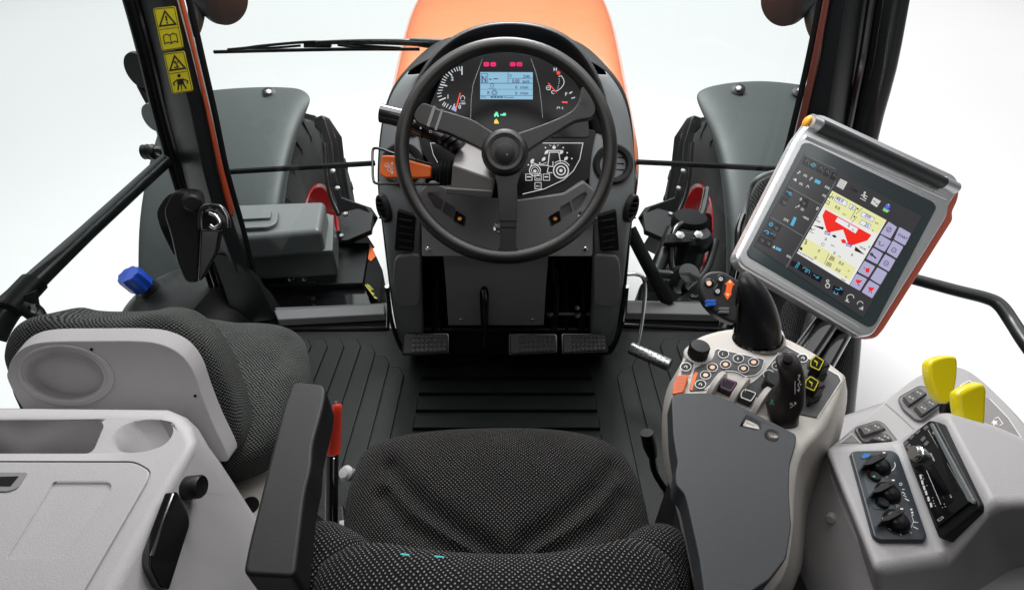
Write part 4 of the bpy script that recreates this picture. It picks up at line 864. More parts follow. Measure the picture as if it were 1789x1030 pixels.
# throttle foot rod with perforated sleeve
fp = thing('throttle_pedal', 'bent chrome rod carrying a perforated steel roller beside the right foot of the console', 'pedal', Z(1130, 640, 0.02))
tube('rod', [D(1095, 479, 1.36), D(1112, 479, 1.36), D(1124, 486, 1.36), D(1127, 510, 1.37), D(1122, 560, 1.40), D(1114, 606, 1.42)], 0.0052, CHROME, fp, 6, 12)
a_, b_ = D(1101, 607, 1.42), D(1171, 638, 1.36); ax = (b_-a_); Ln = ax.length; ax.normalize(); s1 = ax.orthogonal().normalized(); s2 = ax.cross(s1)
lathe('roller', a_, ax, [(0.012, 0), (0.0165, 0.002), (0.0175, 0.004), (0.0175, Ln-0.004), (0.0165, Ln-0.001), (0, Ln)], STEEL, fp, 36)
V = []; F = []
for i in range(8):
    for j in range(10):
        a = 2*math.pi*(j+(i % 2)*.5)/10; h = 0.012+i*(Ln-0.024)/7; b = len(V)
        for k in range(8):
            an = 2*math.pi*k/8; aa = a+math.cos(an)*0.0019/0.0178; hh = h+math.sin(an)*0.0019
            V.append(a_+ax*hh+(s1*math.cos(aa)+s2*math.sin(aa))*0.0181)
        F.append(tuple(range(b, b+8)))
obj('roller_holes', V, F, BLACKM, fp, smooth=False)
# ================================================================== DRIVER SEAT
ds = thing('driver_seat', 'dark dotted-fabric driver seat with charcoal left armrest, seen from above its backrest', 'seat', (0, 0.35, 0))
zs = 0.455
so_ = crt([(640, 790), (690, 768), (770, 756), (870, 752), (960, 754), (1035, 766), (1082, 790), (1108, 828), (1124, 870), (1133, 920), (1135, 980), (1120, 1050), (1000, 1085), (880, 1090), (750, 1085), (640, 1050), (605, 980), (601, 920), (607, 870), (620, 825)], 5)
so2 = [Z(x, y, zs) for x, y in so_]
g1 = [[Z(x, y, zs+.03) for x, y in g] for g in ([(684, 815), (705, 850), (745, 890), (800, 930), (850, 960), (872, 985)], [(1070, 815), (1048, 850), (1010, 888), (965, 925), (922, 950), (898, 985)], [(672, 868), (705, 915), (760, 950), (830, 985)], [(1088, 868), (1060, 912), (1015, 942), (950, 980)])]
cushion('seat_cushion', so2, (0, -0.05, 1), 0.045, 0.09, FAB, ds, g1, gw=0.015, gd=0.013, K=70, power=3.2, N=360)
prism3('seat_base', [Vector((-.19, .2, .36)), Vector((.19, .2, .36)), Vector((.17, .5, .36)), Vector((-.17, .5, .36))], (0, 0, -.33), BLACKM, ds, 0.02)
bo = [(552, 1100), (546, 1040), (553, 1003), (574, 976), (610, 958), (660, 951), (760, 965), (860, 971), (960, 969), (1050, 955), (1100, 944), (1145, 958), (1175, 990), (1188, 1040), (1190, 1100), (1150, 1330), (870, 1360), (590, 1330)]
cushion('backrest', [Z(x, y, .585) for x, y in crt(bo, 5)], (0, 0.10, 1), 0.035, 0.12, FAB2, ds, [[Z(x, y, .6) for x, y in ((560, 1030), (700, 1000), (870, 1010), (1040, 1000), (1185, 1030))]], gw=.02, gd=.0, K=40, power=2.2, N=180)
for px in ([(520, 1000), (526, 955), (546, 924), (580, 917), (618, 932), (650, 960), (640, 1040), (600, 1100), (530, 1090)], [(1085, 960), (1112, 930), (1150, 921), (1185, 934), (1203, 968), (1206, 1010), (1200, 1100), (1130, 1100), (1090, 1040)]):
    cushion('side_bolster', [Z(x, y, .545) for x, y in crt(px, 5)], (0, 0.05, 1), 0.045, 0.10, FAB2, ds, K=24, power=2.0, N=90)
ptag = Pl(Z(705, 968, .624), (0, .3, 1))
Marks(ptag, 0.002).poly([(700, 965), (716, 967), (714, 970), (700, 968)]).poly([(757, 969), (776, 971), (776, 973), (760, 972)]).build('woven_tag', mat('cyan_thread', (.03, .42, .42), .7), ds)
za = 0.69
arm = prism3('armrest', [Z(x, y, za) for x, y in rc([(511, 664), (570, 671), (567, 700), (546, 778), (545, 812), (533, 860), (515, 1008), (423, 1003), (434, 948), (494, 712)], 16)], (0, 0, -0.05), ARM2, ds, 0.011, 4)
prism3('armrest_post', [Z(x, y, .6) for x, y in [(470, 950), (520, 950), (525, 1060), (465, 1060)]], (0, 0, -.25), BLACK, ds, 0.01)
lathe('adjust_knob', D(604, 826, 0.78), (-.4, -.4, 1), [(0.008, -0.03), (0.010, -0.01), (0.012, 0), (0.008, 0.006), (0, 0.007)], GREYP, ds, 20)
# parking brake lever
pb = thing('parking_brake', 'black parking brake lever with a bright red grip beside the left armrest', 'lever', D(578, 930, 0.8))
tube('brake_rod', [D(579, 940, 0.74), D(580, 790, 0.70)], 0.0088, BLACKG, pb, 0, 20)
tube('rod_stripe', [D(582, 912, 0.7305), D(583.5, 800, 0.692)], 0.0012, STEEL, pb, 0, 8)
tube('red_grip', [D(582, 793, 0.68), D(582, 780, 0.68), D(584, 752, 0.675), D(587, 735, 0.67), D(589, 712, 0.665), D(589, 706, 0.665)], [0.0085, 0.0095, 0.009, 0.0068, 0.0062, 0.005], REDP, pb, 5, 20)
tube('release_button', [D(587, 707, 0.675), D(587, 701, 0.675)], 0.002, STEEL, pb, 0, 8)
prism3('brake_bracket', [Z(545, 885, .25), Z(600, 880, .25), Z(605, 925, .25), Z(548, 925, .25)], (0, 0, -.03), BLACK, pb, 0.004)
tube('brake_link', [Z(545, 895, .27), Z(575, 925, .27)], 0.006, BLACKG, pb, 0, 10)
prism3('cover_strip', [Z(592, 908, .255), Z(612, 906, .255), Z(612, 925, .255), Z(592, 925, .255)], (0, 0, -.006), GREYP, pb, 0.002)
# little lever right of the cushion
hl = thing('hand_lever', 'short black hand lever standing on the mat between seat and right arm console', 'lever', D(1160, 860, 0.9))
tube('lever_grip', [D(1130, 755, 0.86), D(1135, 778, 0.87), D(1140, 796, 0.88)], [0.011, 0.0115, 0.008], BLACK, hl, 4, 18)
tube('lever_shaft', [D(1140, 794, 0.88), D(1143, 820, 0.89), D(1157, 846, 0.9), D(1175, 870, 0.92)], 0.0062, BLACKG, hl, 5, 14)
# ================================================================== PASSENGER SEAT
ts = thing('passenger_seat', 'folded passenger seat with mottled fabric and a light grey backrest shell with round cup recess', 'seat', (-0.65, 0.75, 0))
PT2 = Pl(Z(200, 680, 0.60), (0.06, -0.90, 0.42))
shell_px = crt([(15, 668), (14, 645), (26, 620), (52, 603), (90, 597), (160, 596), (240, 596), (282, 602), (316, 620), (338, 650), (352, 690), (372, 740), (398, 796), (390, 806), (360, 800), (300, 775), (200, 765), (110, 760), (50, 725)], 4)
fab_px = crt([(16, 640), (12, 605), (24, 575), (50, 556), (84, 550), (115, 556), (160, 558), (225, 556), (258, 549), (300, 554), (338, 577), (368, 612), (390, 655), (408, 705), (422, 765), (410, 792), (360, 790), (240, 770), (60, 730)], 4)
cushion('folded_cushion', [PT2.h(x, y, -0.058) for x, y in fab_px], PT2.n, 0.030, 0.06, FAB3, ts, K=14, power=3, N=140)
sh = prism3('backrest_shell', [PT2.h(x, y, 0) for x, y in shell_px], (0.004, 0.021, 0.004), GREYP, ts, 0.005, 4, taper=1.015)
cut(sh, cutter(circ(112, 654, 74, 45, 48, 0.12), PT2, 0.015, 0.90))
def band(name, a, b, plane, h0, h1, m, par):
    n = len(a); V = [plane.h(x, y, h0) for x, y in b]+[plane.h(x, y, h1) for x, y in b]+[plane.h(x, y, h1) for x, y in a]+[plane.h(x, y, h0) for x, y in a]
    F = []
    for r in range(3):
        for i in range(n): F.append((r*n+i, r*n+(i+1) % n, (r+1)*n+(i+1) % n, (r+1)*n+i))
    return obj(name, V, F, m, par, 0.0012, 2)
band('recess_rim', circ(112, 654, 75, 46, 48, 0.12), circ(114, 656, 86, 53, 48, 0.12), PT2, -0.001, 0.0016, GREYP, ts)
for x, y in ((160, 610), (341, 691)): lathe('shell_screw', PT2.h(x, y, 0), PT2.n, [(.0022, 0), (.0022, .0006), (0, .0007)], BLACKM, ts, 12)
cs_px = [(330, 573), (420, 571), (480, 573), (515, 583), (534, 602), (542, 640), (540, 680), (520, 715), (498, 755), (470, 785), (420, 812), (340, 815), (300, 700)]
cushion('seat_cushion', [Z(x, y, 0.42) for x, y in crt(cs_px, 5)], (0, 0, 1), 0.05, 0.05, FAB3, ts, [[Z(x, y, .46) for x, y in ((500, 590), (478, 640), (462, 700), (440, 770))]], gw=.012, gd=.006, K=26, power=2.8, N=120)
prism3('seat_pan', [Z(x, y, 0.37) for x, y in crt([(345, 600), (500, 600), (540, 640), (538, 700), (505, 760), (470, 800), (420, 828), (330, 820)], 4)], (0, 0, -0.02), BLACK, ts, 0.006)
sb_ = prism3('seat_base', [Z(x, y, 0.33) for x, y in rc([(395, 815), (470, 795), (505, 770), (520, 815), (500, 900), (470, 1040), (420, 1040), (415, 880)], 14)], (0, 0, -0.30), CREAM, ts, 0.014, 4)
lathe('base_hole', Z(437, 882, 0.3305), (0, 0, 1), [(0.014, 0), (0.014, 0.0012), (0, 0.0013)], BLACKM, ts, 28, sy=1.2)
# ================================================================== LEFT CONSOLE
lc = thing('left_console', 'light grey moulded side console with lidded box, open tray and round cup holder', 'console', (-0.55, 0.35, 0))
top = [(-110, 716), (60, 714), (200, 715), (290, 716), (318, 728), (335, 745), (344, 768), (336, 790), (300, 848), (250, 938), (200, 1030), (150, 1130), (-110, 1130)]
bot = [(-110, 712), (60, 713), (200, 716), (300, 717), (330, 730), (350, 750), (366, 780), (398, 828), (412, 866), (420, 930), (426, 1000), (428, 1110), (-110, 1130)]
def loft_body(name, rings, m, parent, bevel=0.01, seg=4):
    n = len(rings[0]); V = [p for r in rings for p in r]; F = [tuple(range(n))]
    for k in range(len(rings)-1):
        for i in range(n): F.append((k*n+i, k*n+n+i, k*n+n+(i+1) % n, k*n+(i+1) % n))
    F.append(tuple(range(len(V)-n, len(V)))[::-1])
    o = obj(name, V, F, m, parent, bevel, seg)
    bmesh = __import__('bmesh'); b = bmesh.new(); b.from_mesh(o.data); bmesh.ops.recalc_face_normals(b, faces=b.faces); b.to_mesh(o.data); b.free(); return o
TZ = .655
body = loft_body('console_body', [[Z(x, y, TZ) for x, y in top], [Z(x, y, .50) for x, y in bot], [Z(x, y, .50)+Vector((0.01, 0, -.48)) for x, y in bot]], GREYP, lc, 0.013, 5)
def zpl(z): return Pl(Z(100, 900, z), (0, 0, 1))
TP = zpl(TZ)
def dig(o, px, dep, tp=0.9, P_=TP): cut(o, cutter(px, P_, dep, tp))
dig(body, rc([(-80, 733), (175, 733), (183, 742), (165, 785), (155, 792), (-80, 792)], 8), 0.11, 0.95)
cupc = [(190, 772), (198, 754), (222, 738), (255, 731), (288, 733), (304, 744), (302, 762), (285, 779), (250, 790), (212, 790)]
dig(body, crt(cupc, 5), 0.10, 0.74)
prism3('tray_divider', [Z(-80, 756, .575), Z(0, 752, .575), Z(150, 800, .575), Z(-80, 805, .575)], (0, 0, -.01), GREYD, lc, 0.004)
lid = slab('console_lid', rc([(-90, 806), (235, 807), (262, 822), (256, 840), (140, 1040), (100, 1120), (-90, 1120)], 12), TP, 0.006, GREYP, lc, 0.003, off=0.0035)
band('lid_gap', rc([(-90, 806), (235, 807), (262, 822), (256, 840), (140, 1040), (100, 1120), (-90, 1120)], 12), rc([(-95, 804), (236, 804.5), (265.5, 821), (259, 842), (143, 1042), (103, 1124), (-95, 1124)], 12), TP, -0.001, 0.0006, mat('shadow_gap', (.03, .03, .03), .9), lc)
dig(lid, rc([(92, 838), (192, 838), (198, 848), (112, 972), (100, 978), (4, 978)], 8), 0.003, 0.97, Pl(TP.P+Vector((0, 0, .0035)), (0, 0, 1)))
slab('latch_bezel', rc([(-40, 824), (48, 824), (30, 852), (14, 858), (-40, 858)], 5), TP, 0.004, DASH2, lc, 0.001, off=0.0048)
slab('latch_slot', [(0, 832), (32, 831), (18, 848), (-5, 848)], TP, 0.002, BLACKM, lc, 0, off=0.0054)
# knob and handle on the console side
SP = plane3(Z(300, 848, TZ), Z(200, 1030, TZ), Z(412, 900, .50))
kp_ = SP.h(338, 852, 0.0)
lathe('side_knob', SP.h(322, 852, -.002), Vector((1, 0.05, 0.1)), [(0.0120, 0), (0.0125, 0.003), (0.0125, 0.018), (0.0112, 0.020), (0.009, 0.019), (0, 0.019)], BLACK, lc, 40)
kq = thing('phone', 'black glossy phone-shaped handset clipped to the side of the left console', 'handset', SP.h(300, 1000, 0))
hp = Pl(SP.h(300, 940, 0.018), (0.93, -.1, .36))
slab('handset_body', rc([(302, 858), (311, 858), (331, 898), (333, 915), (296, 1032), (280, 1026), (262, 990), (262, 965)], 7), hp, 0.012, BLACKG, kq, 0.004, 4)
tube('handset_edge', [hp.h(303, 862, .001), hp.h(283, 915, .001), hp.h(265, 970, .001)], 0.0016, CHROME, kq, 3, 8)
# ================================================================== RIGHT ARM CONSOLE
ac = thing('arm_console', 'cream armrest console with dark padded lid, glowing round buttons and thumb wheels', 'console', (0.25, 0.35, 0))
topc = [(1206, 600), (1240, 581), (1290, 573), (1340, 578), (1405, 606), (1464, 646), (1475, 668), (1442, 744), (1400, 792), (1388, 850), (1384, 930), (1366, 1010), (1300, 1070), (1237, 1070), (1222, 980), (1205, 890), (1180, 800), (1171, 720), (1184, 655)]
botc = [(1196, 640), (1240, 612), (1290, 600), (1340, 602), (1400, 628), (1470, 668), (1478, 698), (1452, 800), (1412, 880), (1402, 940), (1392, 1000), (1362, 1060), (1300, 1100), (1237, 1100), (1206, 1000), (1186, 905), (1160, 806), (1157, 722), (1170, 668)]
ZC = .665
acb = loft_body('console_housing', [[Z(x, y, ZC) for x, y in crt(topc, 3)], [Z(x, y, .56) for x, y in crt(botc, 3)], [Z(x, y, .56)+Vector((0.03, 0.02, -.05)) for x, y in crt(botc, 3)]], CREAM, ac, 0.007, 4)
prism3('console_pedestal', [Vector((.17, .12, .53)), Vector((.34, .12, .53)), Vector((.34, .5, .53)), Vector((.27, .5, .53)), Vector((.19, .30, .53))], (0, 0, -.45), BLACKM, ac, 0.02)
CP = Pl(Z(1300, 650, ZC), (0, 0, 1))
pad_px = rc([(1173, 692), (1184, 686), (1238, 685), (1272, 697), (1392, 758), (1391, 775), (1380, 812), (1379, 860), (1383, 920), (1374, 975), (1345, 1012), (1300, 1042), (1232, 1050), (1222, 975), (1201, 880), (1196, 862), (1181, 846), (1180, 826), (1184, 808), (1176, 760)], 7)
PP = Pl(Z(1290, 860, .70), (0, 0, 1))
pad = slab('armrest_pad', pad_px, PP, 0.028, ARM, ac, 0.007, 4)
def pdig(px, dep): cut(pad, cutter(px, PP, dep, .98))
pdig(rc([(1302, 724), (1309, 725), (1331, 739), (1333, 748), (1322, 752), (1291, 744)], 3), 0.012)
pdig(circ(1349, 760, 14.5, 11, 28, .3), 0.012)
slab('slot_key', rc([(1303, 731), (1325, 741), (1328, 750), (1297, 743)], 3), PP, 0.006, CREAM, ac, 0.001, off=-0.004)
Marks(PP, -0.0035).line([(1304, 737), (1318, 743)], 1.2).build('key_text', GREYINK, ac)
lathe('round_key', PP.h(1348, 763, -.011), (0, 0, 1), [(.0068, 0), (.0068, .005), (.0058, .007), (.0045, .0062), (0, .0062)], CREAM, ac, 32)
Marks(Pl(PP.h(1348, 761, -.0044), (0, 0, 1)), 0).ring(1348, 761, 4, 2.6, w=.8).build('round_key_ring', GREYINK, ac)
prism3('pad_skirt', [PP.h(x, y, -.026) for x, y in pad_px], (0, 0, -.012), BLACK, ac, 0.002, taper=.97)
# raised cream collar for the lever
lathe('lever_collar', Z(1325, 590, ZC), (0, -.1, 1), [(.034, -.004), (.033, .006), (.029, .012), (.0, .012)], CREAM, ac, 48)
slab('button_panel', rc([(1251, 608), (1336, 627), (1331, 645), (1320, 655), (1302, 657), (1288, 649), (1270, 647), (1256, 652), (1247, 666), (1231, 681), (1204, 682), (1213, 642), (1240, 632), (1247, 622)], 4), CP, 0.004, GRAPH, ac, 0.0006, off=0.0015)
slab('lever_panel', rc([(1371, 602), (1465, 655), (1470, 665), (1428, 729), (1395, 722), (1340, 704), (1300, 676), (1318, 664), (1332, 652)], 4), CP, 0.004, GRAPH, ac, 0.0006, off=0.0015)
slab('button_panel', rc([(1203, 622), (1212, 632), (1208, 648), (1203, 655), (1190, 655), (1194, 632)], 3), CP, 0.004, GRAPH, ac, 0.0006, off=0.0015)
CPm = Pl(Z(1300, 650, ZC+.0015), (0, 0, 1))
Marks(CPm, .0006).line(rc([(1251, 608), (1336, 627), (1331, 645), (1320, 655), (1302, 657), (1288, 649), (1270, 647), (1256, 652), (1247, 666), (1231, 681)], 4)[:60], 1.2).line([(1428, 729), (1470, 665), (1465, 655), (1371, 602), (1332, 652), (1318, 664), (1300, 676)], 1.3).build('panel_edging', WHITEINK, ac)
Marks(CPm, .0006).poly([(1216, 649), (1219, 651), (1209, 681), (1205, 681), (1211, 655)]).line([(1200, 656), (1206, 655)], 2).build('orange_legend', ORANGEP, ac)
M = Marks(CPm, .001); G_ = Marks(CPm, .0013); G2 = Marks(CPm, .0013); hex_ = []
lit = [(1244.5, 641), (1267.6, 636), (1232.7, 654.5), (1316.7, 632), (1299, 643)]
dimb = [(1198, 640), (1223.7, 670.5), (1377.6, 622), (1402.6, 624.7), (1358, 638.5), (1343, 653), (1264, 617.6), (1290, 625.6)]
for i, (x, y) in enumerate(lit+dimb):
    lt = i < len(lit)
    b = slab('push_button', circ(x, y, 8.2, 6.3, 28), CPm, 0.003, BLACK, ac, 0.0008, 2, off=0.0016)
    pb_ = Pl(CPm.h(x, y, .0016), (0, 0, 1)); Marks(pb_, .0003).ring(x, y, 9.3, 7.2, w=1.1).build('button_ring', WHITEINK, b)
    if lt: Marks(pb_, .0003).circ(x, y, 4.6, 3.4).build('button_lamp', emi('warm_lamp', (1.0, .62, .35), .95), b); Marks(pb_, .0006).ring(x, y, 2.5, 1.7, w=.8).build('button_symbol', WHITEINK, b)
    else:
        q = Marks(pb_, .0003)
        if i in (11, 12): q.text('I' if i == 11 else 'II', x-2.5, y+2.5, 6.5)
        else: q.line([(x-3, y+1), (x, y-2), (x+3, y)], 1).circ(x+2, y+1.5, 1)
        q.build('button_symbol', WHITEINK, b)
kb = lathe('rotary_knob', Z(1218, 621, ZC), (0, -.12, 1), [(.0175, 0), (.0165, .003)], CREAM, ac, 40)
V = []; F = []; n = 72; b0 = Z(1218, 620, ZC+.002); pr = [(.0125, 0), (.0125, .016), (.0115, .0175), (0, .0178)]
for i, (r, h) in enumerate(pr):
    for j in range(n):
        a = 2*math.pi*j/n; rr = max(r*(1+(0.045*(1 if j % 4 < 2 else -1) if i < 2 else 0)), 1e-4); V.append(b0+Vector((math.cos(a)*rr, math.sin(a)*rr, h)))
F = [(i*n+j, i*n+(j+1) % n, (i+1)*n+(j+1) % n, (i+1)*n+j) for i in range(3) for j in range(n)]
obj('knob_cap', V, F, BLACK, kb)
lathe('rotary_knob', Z(1345, 678, ZC), (0, -.1, 1), [(.0105, 0), (.0105, .011), (.0115, .013), (.0115, .018), (.010, .0195), (0, .0197)], BLACK, ac, 36)
for (x, y, colr) in ((1272, 674, mat('purple_line', (.22, .03, .20), .4)), (1307, 692, WHITEINK)):
    P_ = Pl(Z(x, y, ZC+.012), (-.15, -.35, 1))
    sw_ = slab('thumb_wheel', rc([(x-14, y-10), (x-7, y-16), (x+17, y-8), (x+16, y-2), (x+6, y+14), (x-16, y+4)], 4), P_, 0.022, mat('wheel_black', (.008, .008, .009), .4, spec=.3), ac, 0.003, 3)
    Marks(P_, .0004).line(rc([(x-11, y-8), (x-6, y-13), (x+14, y-6), (x+5, y+8), (x-13, y+1)], 3), 1.5, True).line([(x-6, y-13), (x-4, y-8)], .8).build('wheel_outline', colr, sw_)
for x, y in ((1250, 678), (1290, 688), (1328, 706)):
    P_ = Z(x, y, ZC-.004); A = (Z(1307, 689, ZC)-Z(1272, 669.5, ZC)).normalized()
    lathe('wheel_fin', P_-A*.004, A, [(.021, 0), (.0235, .0015), (.0235, .0065), (.021, .008), (0, .008)], CREAM, ac, 40)
P_ = Pl(Z(1187, 670, ZC+.006), (-.3, -.1, 1))
ro = slab('orange_roller', rc([(1184, 654), (1202, 654), (1194, 684), (1174, 688), (1176, 670)], 4), P_, 0.012, ORANGEP, ac, 0.003, 3)
M = Marks(P_, .0004)
for k in range(9): f = k/9; M.line([(1182-8*f, 657+29*f), (1199-6*f, 656+27*f)], 1.0)
M.build('roller_grooves', mat('dark_orange', (.35, .05, .01), .5), ro)
for x, y in ((1428, 634), (1419, 670)):
    P_ = Pl(Z(x, y, ZC+.03), (-.35, -.55, .8))
    y_ = slab('toggle_switch', rc([(x-12, y-5), (x-3, y-15), (x+14, y-6), (x+12, y+4), (x+3, y+14), (x-14, y+6)], 3), P_, 0.022, BLACK, ac, 0.002, 3)
    Marks(P_, .0004).line(rc([(x-11, y-5), (x-3, y-13), (x+11, y-4), (x+3, y+12), (x-12, y+5)], 2), 1.7, True).poly([(x-5, y-6), (x+1, y-2), (x-1, y+5), (x-2, y+5), (x-1, y), (x-6, y-4)]).build('yellow_outline', mat('yellow_line', (.85, .75, .02), .4), y_)
    prism3('toggle_body', [Z(x-10, y+12, ZC+.012), Z(x+14, y+2, ZC+.012), Z(x+20, y+18, ZC+.012), Z(x-4, y+32, ZC+.012)], (0, 0, -.012), BLACK, y_, 0.003)
    box('toggle_stem', Z(x+2, y+12, ZC+.015), ((1, .4, 0), (-.4, 1, 0), (0, 0, 1)), (.016, .014, .026), BLACK, y_, 0.003)
# main drive lever
ml = thing('drive_lever', 'black domed drive lever with a button plate carrying orange and blue switches', 'lever', Z(1324, 600, ZC+.01))
def levels(name, L_, m, parent, seg=36, X=Vector((1, 0, 0)), Yv=Vector((0, .8, .35)), sq=2.0):
    V = []; F = []
    for (x, y, hw, d, ry) in L_:
        c = D(x, y, d); rx = hw/FPX*d
        for j in range(seg):
            a = 2*math.pi*j/seg; ca, sa = math.cos(a), math.sin(a)
            V.append(c+X*rx*math.copysign(abs(ca)**(2/sq), ca)+Yv*ry*math.copysign(abs(sa)**(2/sq), sa))
    k = len(L_)
    for i in range(k-1):
        for j in range(seg): F.append((i*seg+j, i*seg+(j+1) % seg, (i+1)*seg+(j+1) % seg, (i+1)*seg+j))
    F += [tuple(range(seg))[::-1], tuple(range((k-1)*seg, k*seg))]
    return obj(name, V, F, m, parent)
LEV = mat('lever_satin_black', (.012, .012, .014), .3, bump=.1, coat=.3)
levels('lever_skirt', [(1325, 594, 45, .655, .019), (1325, 591, 46, .652, .020), (1325, 588, 44, .650, .019), (1325, 586, 40, .648, .017)], BLACKG, ml)
levels('lever_dome', [(1324, 589, 41.5, .648, .018), (1324, 578, 41, .645, .019), (1324, 565, 40.5, .642, .021), (1322.5, 552, 39, .640, .023), (1320.5, 537, 36.5, .636, .024), (1317.5, 522, 32.5, .632, .024), (1314, 508, 27, .628, .022), (1310, 497, 20.5, .625, .018), (1307, 490, 14, .622, .014), (1305, 485.5, 8, .621, .009), (1304, 483.5, 1, .621, .001)], mat('dome_black', (.012, .013, .016), .36, bump=.08, coat=.15), ml)
LP_ = Pl(D(1255, 515, .625), (-.12, -.62, .77))
slab('button_plate', rc([(1238, 474), (1262, 472), (1286, 486), (1297, 492), (1294, 520), (1289, 566), (1270, 560), (1246, 545), (1229, 526), (1222, 502), (1226, 484)], 10), LP_, 0.020, mat('plate_satin', (.022, .022, .023), .42, bump=.1), ml, 0.004, 4)
Z7 = lambda x, y: (1215+x/11.447, 470+y/11.447)
c_ = LP_.h(*Z7(272, 278), 0); bt_ = lathe('round_switch', c_, LP_.n, [(.0055, -.001), (.0055, .0016), (.0042, .0024), (0, .0024)], BLACKG, ml, 28)
LQ = Pl(LP_.h(1239, 494, .0025), LP_.n); Marks(LQ, 0).circ(*Z7(272, 280), 4.4).build('switch_lamp', emi('warm_lamp2', (1.0, .62, .42), .95), bt_)
rk = slab('rocker_switch', rc([Z7(450, 110), Z7(540, 100), Z7(595, 160), Z7(580, 250), Z7(540, 330), Z7(530, 470), Z7(480, 520), Z7(400, 520), Z7(360, 460), Z7(380, 370), Z7(440, 310), Z7(430, 200)], 3), LP_, .003, BLACKG, ml, .001, off=.002)
LR = Pl(LP_.h(1259, 498, .0022), LP_.n)
Marks(LR, .0002).ring(*Z7(508, 195), 2.6, w=2.0).line([Z7(470, 165), Z7(500, 200), Z7(545, 225)], 1.4).ring(*Z7(445, 440), 2.8, w=2.0).line([Z7(410, 470), Z7(440, 445), Z7(485, 410)], 1.4).build('rocker_symbols', WHITEINK, rk)
slab('arrow_switch', [Z7(700, 195), Z7(790, 310), Z7(752, 318), Z7(715, 465), Z7(728, 490), Z7(650, 605), Z7(580, 475), Z7(612, 465), Z7(640, 300), Z7(598, 290)], LP_, .004, emi('lit_orange', (.95, .16, .03), .9), ml, .0008, off=.003)
Marks(Pl(LP_.h(1272, 510, .0032), LP_.n), .0002).circ(*Z7(690, 255), 2.6).circ(*Z7(645, 505), 2.4).build('arrow_glow', emi('lit_peach', (1, .55, .3), 1.0), ml)
for nm, cx_, cy_, mt in (('blue_switch', 310, 670, mat('blue_switch', (.01, .12, .62), .35)), ('grey_switch', 575, 820, DASH)):
    for dy in (-32, 30):
        slab(nm, rc([Z7(cx_-95, cy_+dy-28), Z7(cx_+105, cy_+dy-28), Z7(cx_+95, cy_+dy+30), Z7(cx_-115, cy_+dy+24)], 2), LP_, .006, mt, ml, .0015, off=.005)
tube('lever_edge', [D(1290, 500, .615), D(1286, 540, .622), D(1284, 585, .64)], .0016, BLACKG, ml, 3, 8)
# joystick
js = thing('joystick', 'dark brown-black joystick with white and green symbols beside two yellow-outlined switches', 'joystick', Z(1375, 740, ZC))
JB = mat('joystick_brown_black', (.016, .012, .011), .38, bump=.1, coat=.15)
levels('joystick_boot', [(1378, 762, 36, .62, .028), (1377, 752, 33, .615, .026), (1376, 745, 34, .61, .026), (1375, 738, 28, .605, .022), (1374, 730, 24, .6, .02)], RUBBER, js)
levels('joystick_grip', [(1371, 738, 22, .60, .018), (1368, 727, 26, .598, .021), (1367, 716, 27, .595, .022), (1369, 706, 27, .593, .022), (1375, 697, 28, .592, .020), (1381, 688, 25, .59, .018), (1383, 676, 23, .588, .017), (1383, 662, 23, .586, .017), (1382, 648, 23, .584, .017), (1379, 638, 22.5, .583, .016), (1378, 632, 19, .582, .014), (1377, 628, 14, .582, .010), (1377, 626, 4, .582, .003)], JB, js, sq=2.6)
levels('joystick_cap', [(1377, 631, 9.5, .575, .006), (1377, 628, 10, .573, .006), (1377, 626, 9, .572, .005), (1377, 625, 3, .572, .002)], BLACK, js)
js1 = Pl(D(1393, 675, .566), (.35, -.75, .55))
Marks(js1, 0).line([(1389, 665), (1389, 688)], 1.0).line([(1394, 655), (1397, 658), (1394, 662), (1398, 666), (1394, 672), (1397, 678), (1395, 684)], 1.2).circ(1397, 655, 1.4).circ(1399, 671, 1.4).circ(1394, 681, 1.4).line([(1380, 712), (1392, 704)], .9).text('N', 1381, 708, 6, -25).circ(1389, 703, 1.5).build('grip_symbols', WHITEINK, js)
Marks(Pl(D(1349, 703, .574), (-.3, -.7, .6)), 0).line([(1345, 706), (1351, 698)], 1.8).line([(1347, 697), (1352, 707)], 1.2).build('green_symbol', mat('green_ink', (.02, .4, .2), .5), js)
# ================================================================== TERMINAL
tm = thing('touchscreen_terminal', 'silver-framed touchscreen terminal with orange side and black grip showing a red hopper diagram', 'monitor', (0.66, 0.9, 0.3))
PM = Pl((0.6305, 0.8615, 0.6201), (.361, -.583, .728))
out = rc([(1412, 214), (1420, 199), (1438, 199), (1668, 305), (1677, 322), (1668, 345), (1658, 358), (1656, 378), (1527, 585), (1508, 589), (1297, 466), (1287, 448), (1392, 240)], 9)
slab('frame', out, PM, 0.022, SILVER, tm, 0.006, 4)
slab('orange_back', rc([(1422, 206), (1660, 310), (1679, 322), (1676, 348), (1665, 372), (1667, 384), (1545, 578), (1532, 592), (1512, 588), (1330, 482), (1400, 250)], 10), PM, 0.024, mat('terracotta_plastic', (.50, .085, .04), .4), tm, 0.008, 4, off=-0.010)
tube('handle_grip', [PM.h(1431, 219, .006), PM.h(1540, 270, .006), PM.h(1646, 319, .006)], .0135, mat('grip_rubber', (.020, .022, .024), .42, bump=.3), tm, 0, 32)
tube('handle_end', [PM.h(1415, 211.5, .004), PM.h(1432, 219.5, .004)], .0145, SILVER, tm, 0, 32)
tube('handle_end', [PM.h(1645, 318.5, .004), PM.h(1667, 329, .004)], .0145, SILVER, tm, 0, 32)
tube('frame_ridge', [PM.h(1406, 239, .000), PM.h(1530, 294, .000), PM.h(1652, 347, .000)], .0042, SILVER, tm, 0, 16)
